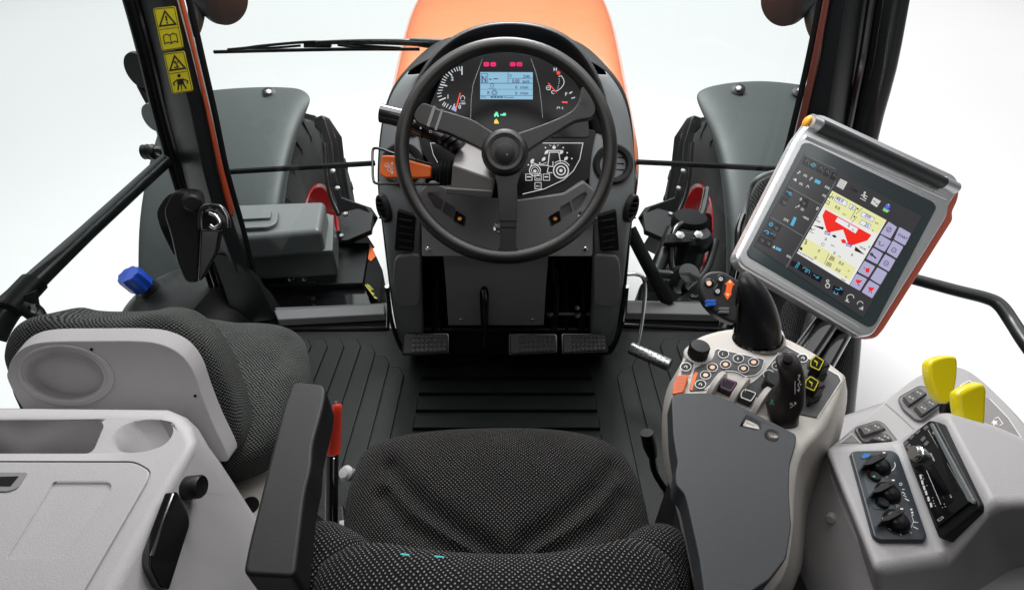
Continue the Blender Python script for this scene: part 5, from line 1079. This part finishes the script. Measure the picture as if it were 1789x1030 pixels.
lathe('yellow_button', PM.h(1411, 213, -.002), D(1380, 200, 1)-D(1412, 214, 1), [(.012, 0), (.012, .004), (.008, .007), (0, .008)], mat('amber_plastic', (.8, .35, .02), .35), tm, 24)
bz = slab('bezel', rc([(1402, 250), (1414, 249), (1630, 352), (1637, 362), (1530, 566), (1520, 572), (1308, 448), (1305, 438)], 8), PM, 0.004, TEAL, tm, 0.001, off=0.0015)
PS = Pl(PM.h(1460, 400, .0015), PM.n)
scr = Marks(PS, .0005).poly([(1405.6, 269), (1610, 378), (1507.6, 554.4), (1317.5, 429.6)]).build('screen', emi('screen_dark', (.035, .035, .038), 1.0), tm)
K = lambda x, y: (1390+x/3.68, 280+y/3.68)
K2 = lambda x, y: (1300+x/4.481, 250+y/4.481)
A28 = 28
W_ = Marks(PS, .0009); Yw = Marks(PS, .0012); Rd = Marks(PS, .0015); Wt = Marks(PS, .0018); Ky = Marks(PS, .0012); Bk = Marks(PS, .0022); Bl = Marks(PS, .0022); Dk = Marks(PS, .0008); Cy = Marks(PS, .0014); Gy = Marks(PS, .0014); Gl = Marks(PS, .0011)
W_.poly([K(235, 195), K(585, 385), K(345, 800), K(8, 595)])
Yw.poly([K(235, 195), K(585, 385), K(522, 470), K(182, 300)]).poly([K(66, 498), K(388, 692), K(345, 770), K(20, 575)])
Rd.poly([K(192, 316), K(487, 480), K(462, 515), K(358, 548), K(338, 538), K(305, 445), K(218, 462), K(200, 455), K(172, 355)]).poly([K(455, 690), K(478, 695), K(472, 720), K(455, 722), K(447, 705)]).poly([K(387, 765), K(430, 772), K(408, 792), K(390, 785)]).poly([K(466, 812), K(508, 820), K(488, 842), K(470, 832)]).poly([K(290, 512), K(310, 505), K(325, 520), K(322, 535), K(300, 532)])
Wt.poly([K(270, 366), K(403, 440), K(385, 470), K(254, 392)])
for P4 in ([(262, 228), (333, 266), (322, 298), (248, 258)], [(352, 280), (386, 296), (376, 322), (342, 306)], [(430, 330), (508, 372), (495, 396), (418, 358)], [(424, 382), (486, 414), (472, 440), (410, 408)]):
    Wt.poly([K(*p) for p in P4]); Bk.line([K(*p) for p in P4], .6, True)
keys = [((598, 393), (652, 428), (610, 503), (545, 470)), ((668, 428), (742, 470), (703, 548), (632, 508)), ((546, 478), (615, 520), (572, 588), (505, 552)), ((625, 515), (693, 555), (650, 630), (585, 590)), ((497, 560), (562, 598), (524, 668), (455, 632)), ((577, 603), (642, 640), (600, 715), (532, 675)), ((443, 645), (512, 682), (468, 752), (400, 716)), ((527, 687), (590, 722), (545, 800), (480, 760)), ((392, 727), (460, 762), (413, 838), (348, 802)), ((475, 770), (540, 808), (492, 886), (425, 846))]
for k in keys: Ky.poly(rc([K(*p) for p in k], 2))
def T(m_, t, x, y, s): m_.text(t, *K(x, y), s/3.68, A28)
T(Bl, '48.0', 256, 250, 30); T(Bl, '0', 355, 308, 28); T(Bl, '200', 440, 358, 30); T(Bl, '25', 440, 418, 30)
T(Bk, '0.0', 250, 305, 28); T(Bk, '0', 332, 425, 26); T(Bk, 'kg', 362, 446, 13); T(Bk, '0', 184, 512, 26); T(Bk, '0', 240, 600, 26); T(Bk, '0', 353, 612, 26); T(Bk, '0', 140, 586, 26); T(Bk, '0', 118, 630, 26)
T(Bk, '0.0', 274, 662, 27); T(Bk, '0.0', 254, 706, 27); T(Bk, '24.00', 122, 385, 17); T(Bk, '24.00', 410, 560, 19); T(Bk, 'START', 655, 482, 23); T(Bk, '0', 136, 372, 18); T(Bk, '0', 465, 560, 20)
T(Bk, 'km/h', 300, 345, 12); T(Bk, 'kg/ha', 508, 400, 13); T(Bk, 'kg', 488, 450, 13); T(Bk, 'kg/ha', 226, 545, 12); T(Bk, 'rpm', 272, 615, 12); T(Bk, 'ha', 335, 710, 13); T(Bk, 'kg', 318, 748, 13); T(Bk, '14:54', 288, 764, 15)
T(Bk, 'Kverneland Group', 12, 588, 15)
for a, b in (((240, 215), (222, 248)), ((395, 300), (352, 382)), ((388, 345), (430, 308)), ((360, 400), (395, 362)), ((214, 600), (186, 665)), ((88, 458), (125, 440)), ((352, 312), (356, 318))): Bk.line([K(*a), K(*b)], .8)
Bk.line([K(215, 232), K(245, 240)], 1).line([K(212, 225), K(218, 245)], 1.2).line([K(242, 232), K(238, 252)], 1.2)
Bk.line([K(198, 255), K(220, 268), K(212, 285), K(192, 272)], .9, True)
Bk.poly([K(105, 415), K(182, 430), K(176, 447)]).poly([K(385, 553), K(446, 608), K(378, 580)])
Bk.line([K(60, 505), K(70, 512), K(58, 535), K(66, 540), K(74, 518)], 1.1).poly([K(30, 555), K(45, 562), K(42, 580), K(24, 572)])
for i in range(4): Bk.line([K(214+i*9, 640+i*3), K(232+i*6, 612+i*4)], 1.2).line([K(194+i*9, 675+i*4), K(210+i*7, 650+i*4)], 1.2)
for (x, y) in ((205, 466), (343, 542)): Bl.line([K(x-15, y-10), K(x+17, y-2), K(x+13, y+14), K(x-17, y+6)], 1.1, True).line([K(x-12, y-6), K(x+12, y+10)], .9)
Bk.poly([K(230, 482), K(250, 478), K(265, 492), K(250, 498)]).ring(*K(175, 540), 2.5, w=.7).circ(*K(400, 312), 1.6).circ(*K(378, 362), 1.6).circ(*K(100, 440), 1.5).line([K(92, 462), K(118, 468)], .8)
Bk.ring(*K(600, 445), 4, w=1).line([K(590, 452), K(610, 438)], 1).ring(*K(632, 577), 4, w=1).circ(*K(628, 577), .8).circ(*K(638, 578), .8).ring(*K(582, 662), 4, w=1).line([K(574, 662), K(592, 664)], 1).line([K(484, 600), K(518, 630)], 2.4).ring(*K(488, 604), 2.4, w=1.2).line([K(530, 520), K(545, 525), K(535, 540), K(550, 548), K(570, 545)], 1.1).line([K(438, 690), K(446, 694)], 1.4).line([K(398, 790), K(410, 808)], 1).line([K(475, 836), K(470, 850)], 1).line([K(484, 838), K(488, 854)], 1)
# top and bottom rows of icons
Gl.poly([K(288, 118), K(333, 140), K(305, 190), K(262, 166)]).poly([K(502, 236), K(548, 262), K(522, 302), K(482, 276)])
for i in range(4): Bk.line([K(283+i*-5+3, 130+i*12), K(318-i*5, 148+i*12)], .5)
T(Bk, 'CAM', 346, 182, 25); Bk.line([K(500, 258), K(515, 268)], 1.1).line([K(515, 275), K(530, 285)], 1.3)
Gl.circ(*K(445, 208), 2).line([K(420, 225), K(440, 222), K(462, 235)], 1.4).line([K(440, 215), K(440, 240), K(455, 250)], 1.8).line([K(415, 243), K(450, 262)], 1.2).line([K(430, 235), K(452, 225)], 1.3)
Gl.ring(*K(206, 805), 3.6, w=1.3).ring(*K(206, 775), 2.2, w=1.1).line([K(198, 770), K(212, 800)], .9).arc(*K(352, 880), 6, 5, -20, 190, 1.2).line([K(318, 900), K(345, 912)], 1.3).line([K(328, 885), K(335, 905)], 1).ring(*K(332, 895), 1.5, w=.8).arc(*K(415, 922), 5, 4.5, 0, 190, 1.0)
for i, h in enumerate((8, 16, 26)): Gl.line([K(412+i*9, 955+i*4), K(414+i*9, 955+i*4-h)], 1.5)
for (x, y) in ((5, 670), (68, 708), (135, 748), (275, 832)): Dk.poly([K(x-30, y-30), K(x+38, y+2), K(x+22, y+38), K(x-40, y+4)])
Cy.line([K(-5, 690), K(20, 655), K(26, 662), K(6, 695)], 1.1).line([K(45, 695), K(55, 688), K(92, 712), K(85, 728)], 1.1).ring(*K(68, 712), 1.8, w=1).line([K(115, 735), K(128, 742)], 1.1).ring(*K(140, 752), 2.4, 1.4, 1).line([K(255, 822), K(275, 832), K(290, 825), K(302, 832)], 1.2).line([K(250, 838), K(246, 852), K(268, 862), K(272, 848)], 1.1).line([K(285, 815), K(298, 822)], 1.2)
Marks(PS, .0014).circ(*K(592, 295), 4.2).poly([K(570, 298), K(610, 322), K(590, 336), K(560, 320)]).build('map_icon', emi('icon_violet', (.12, .12, .75), 1), scr)
Marks(PS, .0018).poly([K(566, 305), K(600, 325), K(588, 337), K(560, 322)]).circ(*K(598, 285), 1.5).build('map_icon_green', emi('icon_green', (.25, .7, .1), 1), scr)
# left dark column
Gy.line([K2(345, 340), K2(608, 488)], .9).line([K2(206, 578), K2(462, 728)], .9).line([K2(717, 300), K2(640, 430), K2(400, 850), K2(328, 975)], 1.0)
Gy.line([K2(480, 95), K2(717, 205)], .7)
for i in range(5): Dk.poly([K2(475+i*54, 105+i*30), K2(522+i*52, 130+i*27), K2(500+i*52, 188+i*26), K2(452+i*54, 160+i*30)])
for q in ([(338, 350), (385, 372), (360, 432), (312, 405)], [(302, 412), (350, 438), (322, 495), (272, 470)], [(445, 420), (510, 445), (490, 508), (435, 480)], [(202, 600), (245, 622), (222, 672), (178, 650)], [(250, 622), (298, 645), (270, 700), (222, 675)], [(168, 662), (215, 685), (190, 735), (140, 710)], [(215, 690), (262, 712), (238, 762), (190, 738)], [(130, 720), (180, 745), (155, 800), (102, 770)], [(180, 745), (228, 768), (205, 825), (155, 798)]): Dk.poly([K2(*p) for p in q])
Cy.line([K2(522, 168), K2(545, 158), K2(560, 172), K2(540, 186)], 1.2, True).poly([K2(560, 280), K2(602, 300), K2(590, 325), K2(548, 305)]).line([K2(332, 375), K2(345, 385), K2(370, 388)], 1.3).ring(*K2(362, 400), 2, w=1).poly([K2(390, 575), K2(412, 585), K2(385, 650), K2(360, 640)]).ring(*K2(210, 635), 3.2, w=1.2).line([K2(196, 640), K2(226, 630)], 1).line([K2(155, 690), K2(175, 682), K2(195, 695)], 1.4).ring(*K2(185, 705), 1.6, w=1).line([K2(205, 700), K2(228, 715)], 1).poly([K2(252, 810), K2(292, 828), K2(285, 848), K2(245, 830)])
Cy.build('cyan_symbols', emi('icon_cyan', (.08, .40, .62), 1), scr)
for (x, y, t, s) in ((432, 445, '0', 34), (560, 518, '0', 38), (462, 255, '0%', 26), (428, 320, '0%', 26), (628, 345, '50%', 26), (610, 412, '0%', 26), (440, 520, '50', 26), (455, 580, '=80%', 24), (305, 598, '25%', 26), (328, 885, '50%', 24)): Gl.text(t, *K2(x, y), s/4.481, A28)
Gl.line([K2(512, 292), K2(530, 268), K2(536, 280)], 1.2).line([K2(400, 505), K2(435, 485), K2(425, 502)], 1.2).circ(*K2(435, 225), 1.6).circ(*K2(422, 235), 1.4).circ(*K2(402, 285), 2).line([K2(385, 280), K2(408, 300)], 1.4).line([K2(485, 345), K2(500, 330), K2(508, 350)], 1.1).poly([K2(222, 812), K2(242, 800), K2(240, 828)])
for i in range(5): Gy.line([K2(478+i*54, 145+i*28), K2(500+i*53, 130+i*28), K2(505+i*52, 165+i*26)], .7)
for (x, y) in ((318, 460), (145, 755), (195, 780), (255, 660), (240, 710), (470, 465)): Gy.line([K2(x-14, y-8), K2(x+10, y+6), K2(x-2, y+18), K2(x-14, y+4)], .8)
for m_, nm, mt in ((W_, 'white_area', emi('scr_white', (.80, .80, .78), 1)), (Yw, 'yellow_area', emi('scr_yellow', (.78, .78, .38), 1)), (Rd, 'red_hopper', emi('scr_red', (.86, .02, .01), 1)), (Wt, 'value_boxes', emi('scr_box', (.80, .80, .86), 1)), (Ky, 'soft_keys', emi('scr_key', (.42, .40, .60), 1)), (Bk, 'screen_text', emi('scr_black', (.01, .01, .01), 1)), (Bl, 'blue_values', emi('scr_blue', (.03, .03, .35), 1)), (Dk, 'icon_tiles', emi('scr_tile', (.003, .003, .004), 1)), (Gy, 'grey_lines', emi('scr_grey', (.20, .20, .20), 1)), (Gl, 'light_icons', emi('scr_light', (.62, .62, .60), 1))):
    m_.build(nm, mt, scr)
fr = Marks(Pl(PM.h(1300, 470, .0002), PM.n), .0001)
fr.line([(1319, 470), (1322, 465), (1500, 570), (1498, 575)], .8).line([(1376, 285), (1380, 287)], 1.5).line([(1355, 321), (1359, 323)], 1.5).build('frame_ports', WHITEINK, tm)
tube('mount_arm', [PM.h(1430, 470, -.03), D(1440, 500, 1.1), D(1410, 620, 0.98), D(1392, 690, .92)], .02, BLACK, tm, 5, 20)
# posts and net covers behind the terminal
po_ = thing('terminal_post', 'glossy black twin post rising behind the arm console under the terminal', 'post', D(1400, 640, 1.0))
tube('post_tube', [D(1452, 550, 1.0), D(1402, 622, .94), D(1370, 680, .9)], .022, BLACKG, po_, 0, 24)
tube('post_tube', [D(1478, 566, 1.02), D(1440, 632, .96), D(1400, 700, .92)], .018, BLACKG, po_, 0, 24)
nb = thing('net_cover', 'black net-textured flexible covers beside the posts behind the arm console', 'cover', D(1450, 700, 1.0))
sheet('net_panel', [[D(1500, 560, 1.14), D(1480, 560, 1.08), D(1455, 560, 1.12)], [D(1492, 640, 1.08), D(1470, 640, 1.02), D(1440, 640, 1.06)], [D(1484, 720, 1.02), D(1455, 720, .98), D(1420, 720, 1.0)]], MESHF, nb, .004, 2)
sheet('net_panel', [[D(1430, 530, 1.15), D(1395, 520, 1.10), D(1370, 510, 1.16)], [D(1410, 590, 1.1), D(1385, 590, 1.05), D(1350, 585, 1.12)], [D(1400, 650, 1.05), D(1370, 650, 1.0), D(1330, 650, 1.05)]], MESHF, nb, .004, 2)
bg_ = thing('net_bag', 'black net bag with a pale piped edge hanging on the right pillar behind the terminal', 'bag', D(1330, 430, 1.2))
sheet('bag_net', [[D(1380, 300, 1.2), D(1345, 305, 1.16), D(1322, 318, 1.16), D(1308, 345, 1.2)], [D(1370, 350, 1.18), D(1340, 350, 1.12), D(1318, 360, 1.12), D(1300, 380, 1.17)], [D(1370, 410, 1.15), D(1330, 415, 1.1), D(1308, 420, 1.1), D(1294, 425, 1.14)], [D(1370, 460, 1.14), D(1325, 465, 1.1), D(1300, 470, 1.1), D(1288, 470, 1.13)]], MESHF, bg_, .004, 2)
tube('bag_piping', [D(1380, 298, 1.17), D(1350, 301, 1.15), D(1325, 311, 1.13), D(1312, 328, 1.15), D(1303, 360, 1.16), D(1298, 400, 1.15), D(1292, 430, 1.14)], .005, DASH, bg_, 5, 10)
tube('bag_strap', [D(1298, 375, 1.15), D(1290, 400, 1.14), D(1288, 440, 1.13), D(1278, 490, 1.13), D(1272, 540, 1.13)], .007, BLACKG, bg_, 4, 10)
# ================================================================== RIGHT SIDE CONSOLE
rcn = thing('right_console', 'light grey right side console with rocker switches and a raised pod', 'console', (0.55, 0.3, 0))
tp = [(1548, 700), (1590, 666), (1625, 648), (1655, 641), (1686, 645), (1728, 676), (1789, 742), (1860, 840), (1860, 1120), (1575, 1120), (1532, 1010), (1480, 905), (1444, 800), (1470, 766)]
bt2 = [(1540, 706), (1586, 670), (1622, 650), (1655, 643), (1690, 648), (1734, 682), (1800, 752), (1870, 850), (1870, 1150), (1500, 1150), (1440, 1040), (1410, 940), (1396, 862), (1434, 800)]
rb = loft_body('console_body', [[Z(x, y, .60) for x, y in crt(tp, 3)], [Z(x, y, .53) for x, y in crt(bt2, 3)], [Z(x, y, .53)+Vector((.0, 0, -.5)) for x, y in crt(bt2, 3)]], GREYP, rcn, 0.012, 5)
wh = thing('wheel_housing', 'pale grey curved wheel housing below and behind the right side console', 'panel', Z(1450, 800, .02))
loft_body('housing_panel', [[Z(x, y, .40) for x, y in [(1462, 722), (1560, 690), (1640, 680), (1640, 950), (1480, 1120), (1370, 1120), (1375, 930), (1392, 850), (1430, 800)]], [Z(x, y, .40)+Vector((-.01, 0, -.38)) for x, y in [(1462, 722), (1560, 690), (1640, 680), (1640, 950), (1480, 1120), (1370, 1120), (1375, 930), (1392, 850), (1430, 800)]]], GREYP, wh, .02, 4)
CR = Pl(Z(1600, 700, .60), (0, 0, 1)); CRm = lambda o: Pl(Z(1600, 700, .60+o), (0, 0, 1))
Marks(CR, .0006).line([(1547, 704), (1575, 728), (1600, 752)], 1.6).build('panel_seam', GREYINK, rb)
def rocker(frame, keys_, syms):
    f = slab('switch_frame', rc(frame, 7), CR, .006, DASH2, rcn, .0012, off=.0035)
    Marks(CR, .0038).line(rc(frame, 7), 1.1, True).build('frame_edge', BLACKINK, f)
    for k_ in keys_:
        slab('switch_well', rc(k_, 4), CR, .004, BLACKM, f, .0006, off=.0046)
        c = (sum(p[0] for p in k_)/4, sum(p[1] for p in k_)/4)
        k2 = [(c[0]+(x-c[0])*.86+1.0, c[1]+(y-c[1])*.84-2.5) for x, y in k_]
        s_ = slab('rocker_switch', rc(k2, 3), CR, .008, mat('switch_grey', (.075, .073, .073), .38), f, .0018, 3, off=.011)
        a, b, c2, d = [Vector(p) for p in k2]; cc = CRm(.011)
        M = Marks(cc, .0003).line([tuple((a+b)/2), tuple((c2+d)/2)], .7)
        M.build('switch_split', BLACKINK, s_)
        M = Marks(cc, .0004)
        for u in (.25, .75):
            q = a.lerp(b, u).lerp(d.lerp(c2, u), .5); M.circ(q.x-3, q.y-1.5, 1.3).circ(q.x+3, q.y+1.5, 1.3).line([(q.x-2, q.y-1), (q.x+2, q.y+1)], .7)
        M.build('switch_symbols', mat('pale_ink', (.5, .5, .48), .5), s_)
rocker([(1569, 694), (1607, 673), (1622, 677), (1645, 703), (1642, 712), (1613, 734), (1600, 733), (1577, 713)], [[(1576, 694), (1606, 676), (1621, 688), (1588, 711)], [(1596, 712), (1627, 694), (1643, 706), (1610, 729)]], 0)
rocker([(1492, 747), (1533, 734), (1545, 740), (1569, 770), (1507, 771)], [[(1498, 747), (1535, 737), (1549, 750), (1508, 764)], [(1518, 768), (1548, 757), (1560, 768), (1545, 774)]], 0)
slab('label_panel', [(1488, 757), (1503, 772), (1470, 773)], CR, .002, GREYD, rcn, .0003, off=.001)
Marks(CR, .0014).line([(1468, 773), (1488, 757), (1504, 773)], 1.4).build('label_edge', WHITEINK, rcn)
gp = slab('label_panel', [(1712, 690), (1731, 697), (1762, 729), (1795, 778), (1740, 750), (1700, 730)], CR, .002, GREYD, rcn, .0003, off=.001)
Marks(CR, .0014).line([(1729, 696), (1762, 730), (1800, 788)], 1.6).poly([(1736, 731), (1738, 735), (1743, 734), (1741, 738), (1744, 742), (1739, 740), (1736, 744), (1735, 739), (1731, 738), (1735, 735)]).line([(1738, 730), (1744, 728), (1752, 739), (1746, 743)], 1.4).build('label_symbol', WHITEINK, gp)
M = Marks(CR, .0012).line(rc([(1677, 673), (1694, 664), (1702, 672), (1684, 684)], 2), 1.6, True).build('label_edge', WHITEINK, rcn)
slab('label_panel', rc([(1680, 673), (1693, 667), (1699, 672), (1684, 681)], 1), CR, .002, GREYD, rcn, .0003, off=.0008)
# raised pod
pv = {k: Z(x, y, z) for k, (x, y, z) in dict(a=(1441, 780, .635), b=(1569, 771, .635), c=(1648, 719, .70), d=(1734, 744, .70), e=(1850, 795, .70), f=(1850, 878, .71), g=(1738, 884, .71), h=(1655, 977, .635), i=(1529, 996, .635)).items()}
low = {k: Z(x, y, z) for k, (x, y, z) in dict(a=(1438, 790, .55), b=(1569, 768, .55), c=(1648, 716, .55), d=(1734, 741, .55), e=(1860, 795, .55), f=(1960, 1010, .55), g=(1790, 1030, .55), h=(1680, 1110, .55), i=(1540, 1110, .55)).items()}
ks = 'abcdefghi'; V = [pv[k] for k in ks]+[low[k] for k in ks]
ix = {k: i for i, k in enumerate(ks)}
F = [(ix['a'], ix['b'], ix['h'], ix['i']), (ix['b'], ix['c'], ix['g'], ix['h']), (ix['c'], ix['d'], ix['g']), (ix['d'], ix['e'], ix['f'], ix['g'])]
F += [(0, 9, 10, 1), (1, 10, 11, 2), (2, 11, 12, 3), (3, 12, 13, 4), (4, 13, 14, 5), (5, 14, 15, 6), (6, 15, 16, 7), (8, 7, 16, 17), (8, 17, 9, 0), (9, 17, 16, 15, 14, 13, 12, 11, 10)]
pod = obj('pod', V, F, GREYP, rcn, 0.009, 5, ang=12)
bmesh = __import__('bmesh'); b_ = bmesh.new(); b_.from_mesh(pod.data); bmesh.ops.triangulate(b_, faces=[f for f in b_.faces if len(f.verts) > 4]); bmesh.ops.recalc_face_normals(b_, faces=b_.faces); b_.to_mesh(pod.data); b_.free()
lathe('side_button', Z(1453, 905, .58), (-1, -.6, .3), [(.006, -.004), (.006, .002), (.004, .004), (0, .004)], GREYP, rcn, 28)
# climate panel
PCl = Pl(pv['a'], (pv['b']-pv['a']).cross(pv['i']-pv['a'])*(-1)); PCl = plane3(pv['a'], pv['b'], pv['i'])
hc = thing('heater_panel', 'dark slate heater control panel with three black turn knobs on the right console', 'control panel', PCl.h(1550, 940, 0))
slab('panel', rc([(1486, 790), (1494, 786), (1560, 785), (1571, 793), (1621, 935), (1616, 944), (1538, 944), (1527, 936)], 7), PCl, .008, mat('slate_gloss', (.030, .038, .045), .32, bump=.05), hc, .0022, 4, off=.005)
PC2 = Pl(PCl.h(1550, 860, .005), PCl.n)
Z8 = lambda x, y: (1480+x/4.479, 720+y/4.479)
slab('inset', rc([(1507, 829), (1540, 826), (1567, 880), (1564, 888), (1530, 889), (1524, 884)], 6), PC2, .001, mat('slate_light', (.06, .075, .085), .35), hc, .0002, off=.0006)
KNOB = mat('knob_black', (.008, .008, .009), .3, spec=.35)
for n_k, (kx, ky) in enumerate(((1535, 808), (1551, 856), (1566, 906))):
    kb = lathe('turn_knob', PC2.h(kx-1, ky+6, 0), PC2.n, [(.0122, 0), (.0122, .002), (.0117, .004), (.0105, .0065), (.008, .0085), (.004, .0095), (.0, .0097)], KNOB, hc, 40)
    slab('knob_blade', rc([(kx-25, ky-1), (kx-20, ky-5), (kx+8, ky-20), (kx+15, ky-20), (kx+16, ky-13), (kx-12, ky+2), (kx-24, ky+4)], 3), Pl(PC2.h(kx, ky, .015), PC2.n), .012, KNOB, kb, .003, 4)
    Marks(Pl(PC2.h(kx, ky, .018), PC2.n), .0003).line([(kx+7, ky-18), (kx+12, ky-18)], 2.2).build('knob_pointer', WHITEINK, kb)
for (x, y, mt) in ((1526.5, 833, emi('green_led', (.05, .5, .2), .8)), (1540.5, 879, BLACKINK)):
    q = PC2.h(x, y, 0); bq = lathe('push_button', q, PC2.n, [(.0062, 0), (.0062, .003), (.005, .0042), (0, .0042)], BLACK, hc, 28); Marks(Pl(PC2.h(x, y, .0043), PC2.n), .0001).circ(x+.5, y-1.5, 2.4, 1.7).build('button_symbol', mt, bq)
W2 = Marks(PC2, .0009).arc(1537, 812, 27, 15, -70, 20, 1.3).arc(1553, 859, 24, 16, 150, 250, 1.1).line([Z8(300, 680), Z8(370, 670), Z8(410, 650), Z8(435, 620)], .8).arc(1567, 909, 26, 20, 150, 200, 1.1)
W2.line([Z8(320, 905), Z8(400, 935), Z8(450, 932), Z8(500, 900), Z8(520, 850), Z8(505, 800)], .8)
for a, b in (((435, 620), (455, 640)), ((430, 600), (450, 600)), ((438, 645), (465, 660)), ((410, 935), (425, 960)), ((480, 920), (505, 945)), ((515, 890), (555, 910)), ((520, 855), (555, 860)), ((505, 790), (520, 780))): W2.line([Z8(*a), Z8(*b)], 1.1)
W2.ring(*Z8(420, 560), 2.2, w=.9).text('A/C', *Z8(370, 705), 6, 60).line([Z8(450, 670), Z8(485, 690)], 1.6).ring(*Z8(310, 500), 2, w=.6)
for i, w_ in enumerate((2.6, 2.2, 1.8)): W2.line([Z8(495+i*5, 760+i*22), Z8(510+i*5, 755+i*22)], w_)
W2.build('white_legends', WHITEINK, hc)
Marks(PC2, .0009).arc(1534, 812, 24, 15, 215, 300, 2.2).build('red_arc', mat('red_ink', (.45, .02, .02), .5), hc)
Marks(PC2, .0009).poly([Z8(110, 345), Z8(135, 320), Z8(185, 322), Z8(170, 345), Z8(125, 362)]).build('blue_mark', mat('blue_ink', (.01, .15, .42), .5), hc)
# radio
PR = plane3(pv['b'], pv['c'], pv['h'])
rd = thing('car_radio', 'black car radio with a silver volume knob set slanting into the right console', 'radio', PR.h(1645, 930, 0))
slab('radio_case', rc([(1575, 772), (1622, 733), (1634, 735), (1711, 880), (1709, 890), (1646, 941), (1638, 938)], 4), PR, .015, BLACK, rd, .003, 3, off=.012)
slab('radio_face', rc([(1578, 775), (1616, 741), (1694, 876), (1636, 920)], 3), PR, .004, BLACKG, rd, .001, 2, off=.0145)
PR2 = Pl(PR.h(1640, 830, .0145), PR.n)
Marks(PR2, .0003).poly([Z8(640, 75), Z8(662, 70), Z8(858, 600), Z8(835, 618)]).build('disc_slot', BLACKM, rd)
Marks(PR2, .0003).poly([Z8(612, 445), Z8(668, 395), Z8(835, 690), Z8(740, 750)]).build('radio_display', mat('display_black', (.004, .004, .005), .08), rd)
slab('radio_edge', [Z8(640, 90), Z8(660, 78), Z8(990, 690), Z8(985, 715), Z8(940, 690)], PR2, .003, DASH, rd, .0006, 1, off=.001)
kb = lathe('volume_knob', PR2.h(1605, 793, 0), PR2.n, [(.0090, 0), (.0090, .002), (.0080, .003), (.0076, .006), (.0070, .007), (0, .0071)], mat('spun_aluminium', (.7, .7, .7), .25, 1.0, bump=.05, bscale=400), rd, 48)
Wk = Marks(PR2, .0006)
for (x, y) in ((575, 505), (588, 548), (602, 590), (618, 630), (636, 678), (656, 725)): Wk.poly([Z8(x-12, y-18), Z8(x+4, y-22), Z8(x+12, y+12), Z8(x-2, y+18)])
for (x, y) in ((590, 490), (598, 518), (625, 570), (670, 665), (675, 690), (680, 710), (690, 730), (760, 715), (768, 735), (745, 742)): Wk.circ(*Z8(x, y), .8, n=8)
Wk.text('clarion', *Z8(645, 318), 5.2, 62, 1.1).line([Z8(670, 155), Z8(676, 165)], 1.3).line([Z8(620, 450), Z8(735, 720)], .8).text('USB', *Z8(800, 645), 3.4, 62).line([Z8(705, 840), Z8(745, 812), Z8(755, 822), Z8(718, 850)], .6, True)
Wk.build('radio_marks', WHITEINK, rd)
Gk = Marks(PR2, .0005)
for (x, y) in ((500, 190), (548, 150), (455, 238), (590, 205), (612, 118), (475, 262), (615, 240)): Gk.poly([Z8(x-18, y+8), Z8(x+8, y-22), Z8(x+28, y-8), Z8(x+2, y+22)])
Gk.build('radio_keys', DASH, rd)
# yellow levers
def ylever(px, stem, d, lab):
    t = thing('hydraulic_lever', lab, 'lever', D(stem[0], stem[1], d+.05), 'yellow-handled hydraulic levers')
    P_ = Pl(D(px[0][0], px[0][1], d), (0, -.70, .72))
    tube('lever_stem', [D(stem[0], stem[1], d+.04), D(stem[2], stem[3], d+.01)], .0095, BLACK, t, 0, 18)
    slab('yellow_grip', crt(px, 4), P_, .015, YELLOW, t, .0070, 6)
ylever([(1624, 640), (1630, 628), (1650, 621), (1668, 621), (1675, 630), (1674, 660), (1668, 690), (1659, 704), (1648, 704), (1637, 692), (1627, 665)], (1658, 735, 1656, 695), .64, 'yellow paddle-shaped hydraulic lever, the taller one nearer the rocker switches')
ylever([(1673, 694), (1678, 682), (1702, 670), (1718, 668), (1727, 678), (1727, 705), (1723, 745), (1705, 752), (1684, 740), (1676, 722)], (1688, 760, 1692, 735), .58, 'yellow paddle-shaped hydraulic lever, the lower one partly behind the raised radio pod')
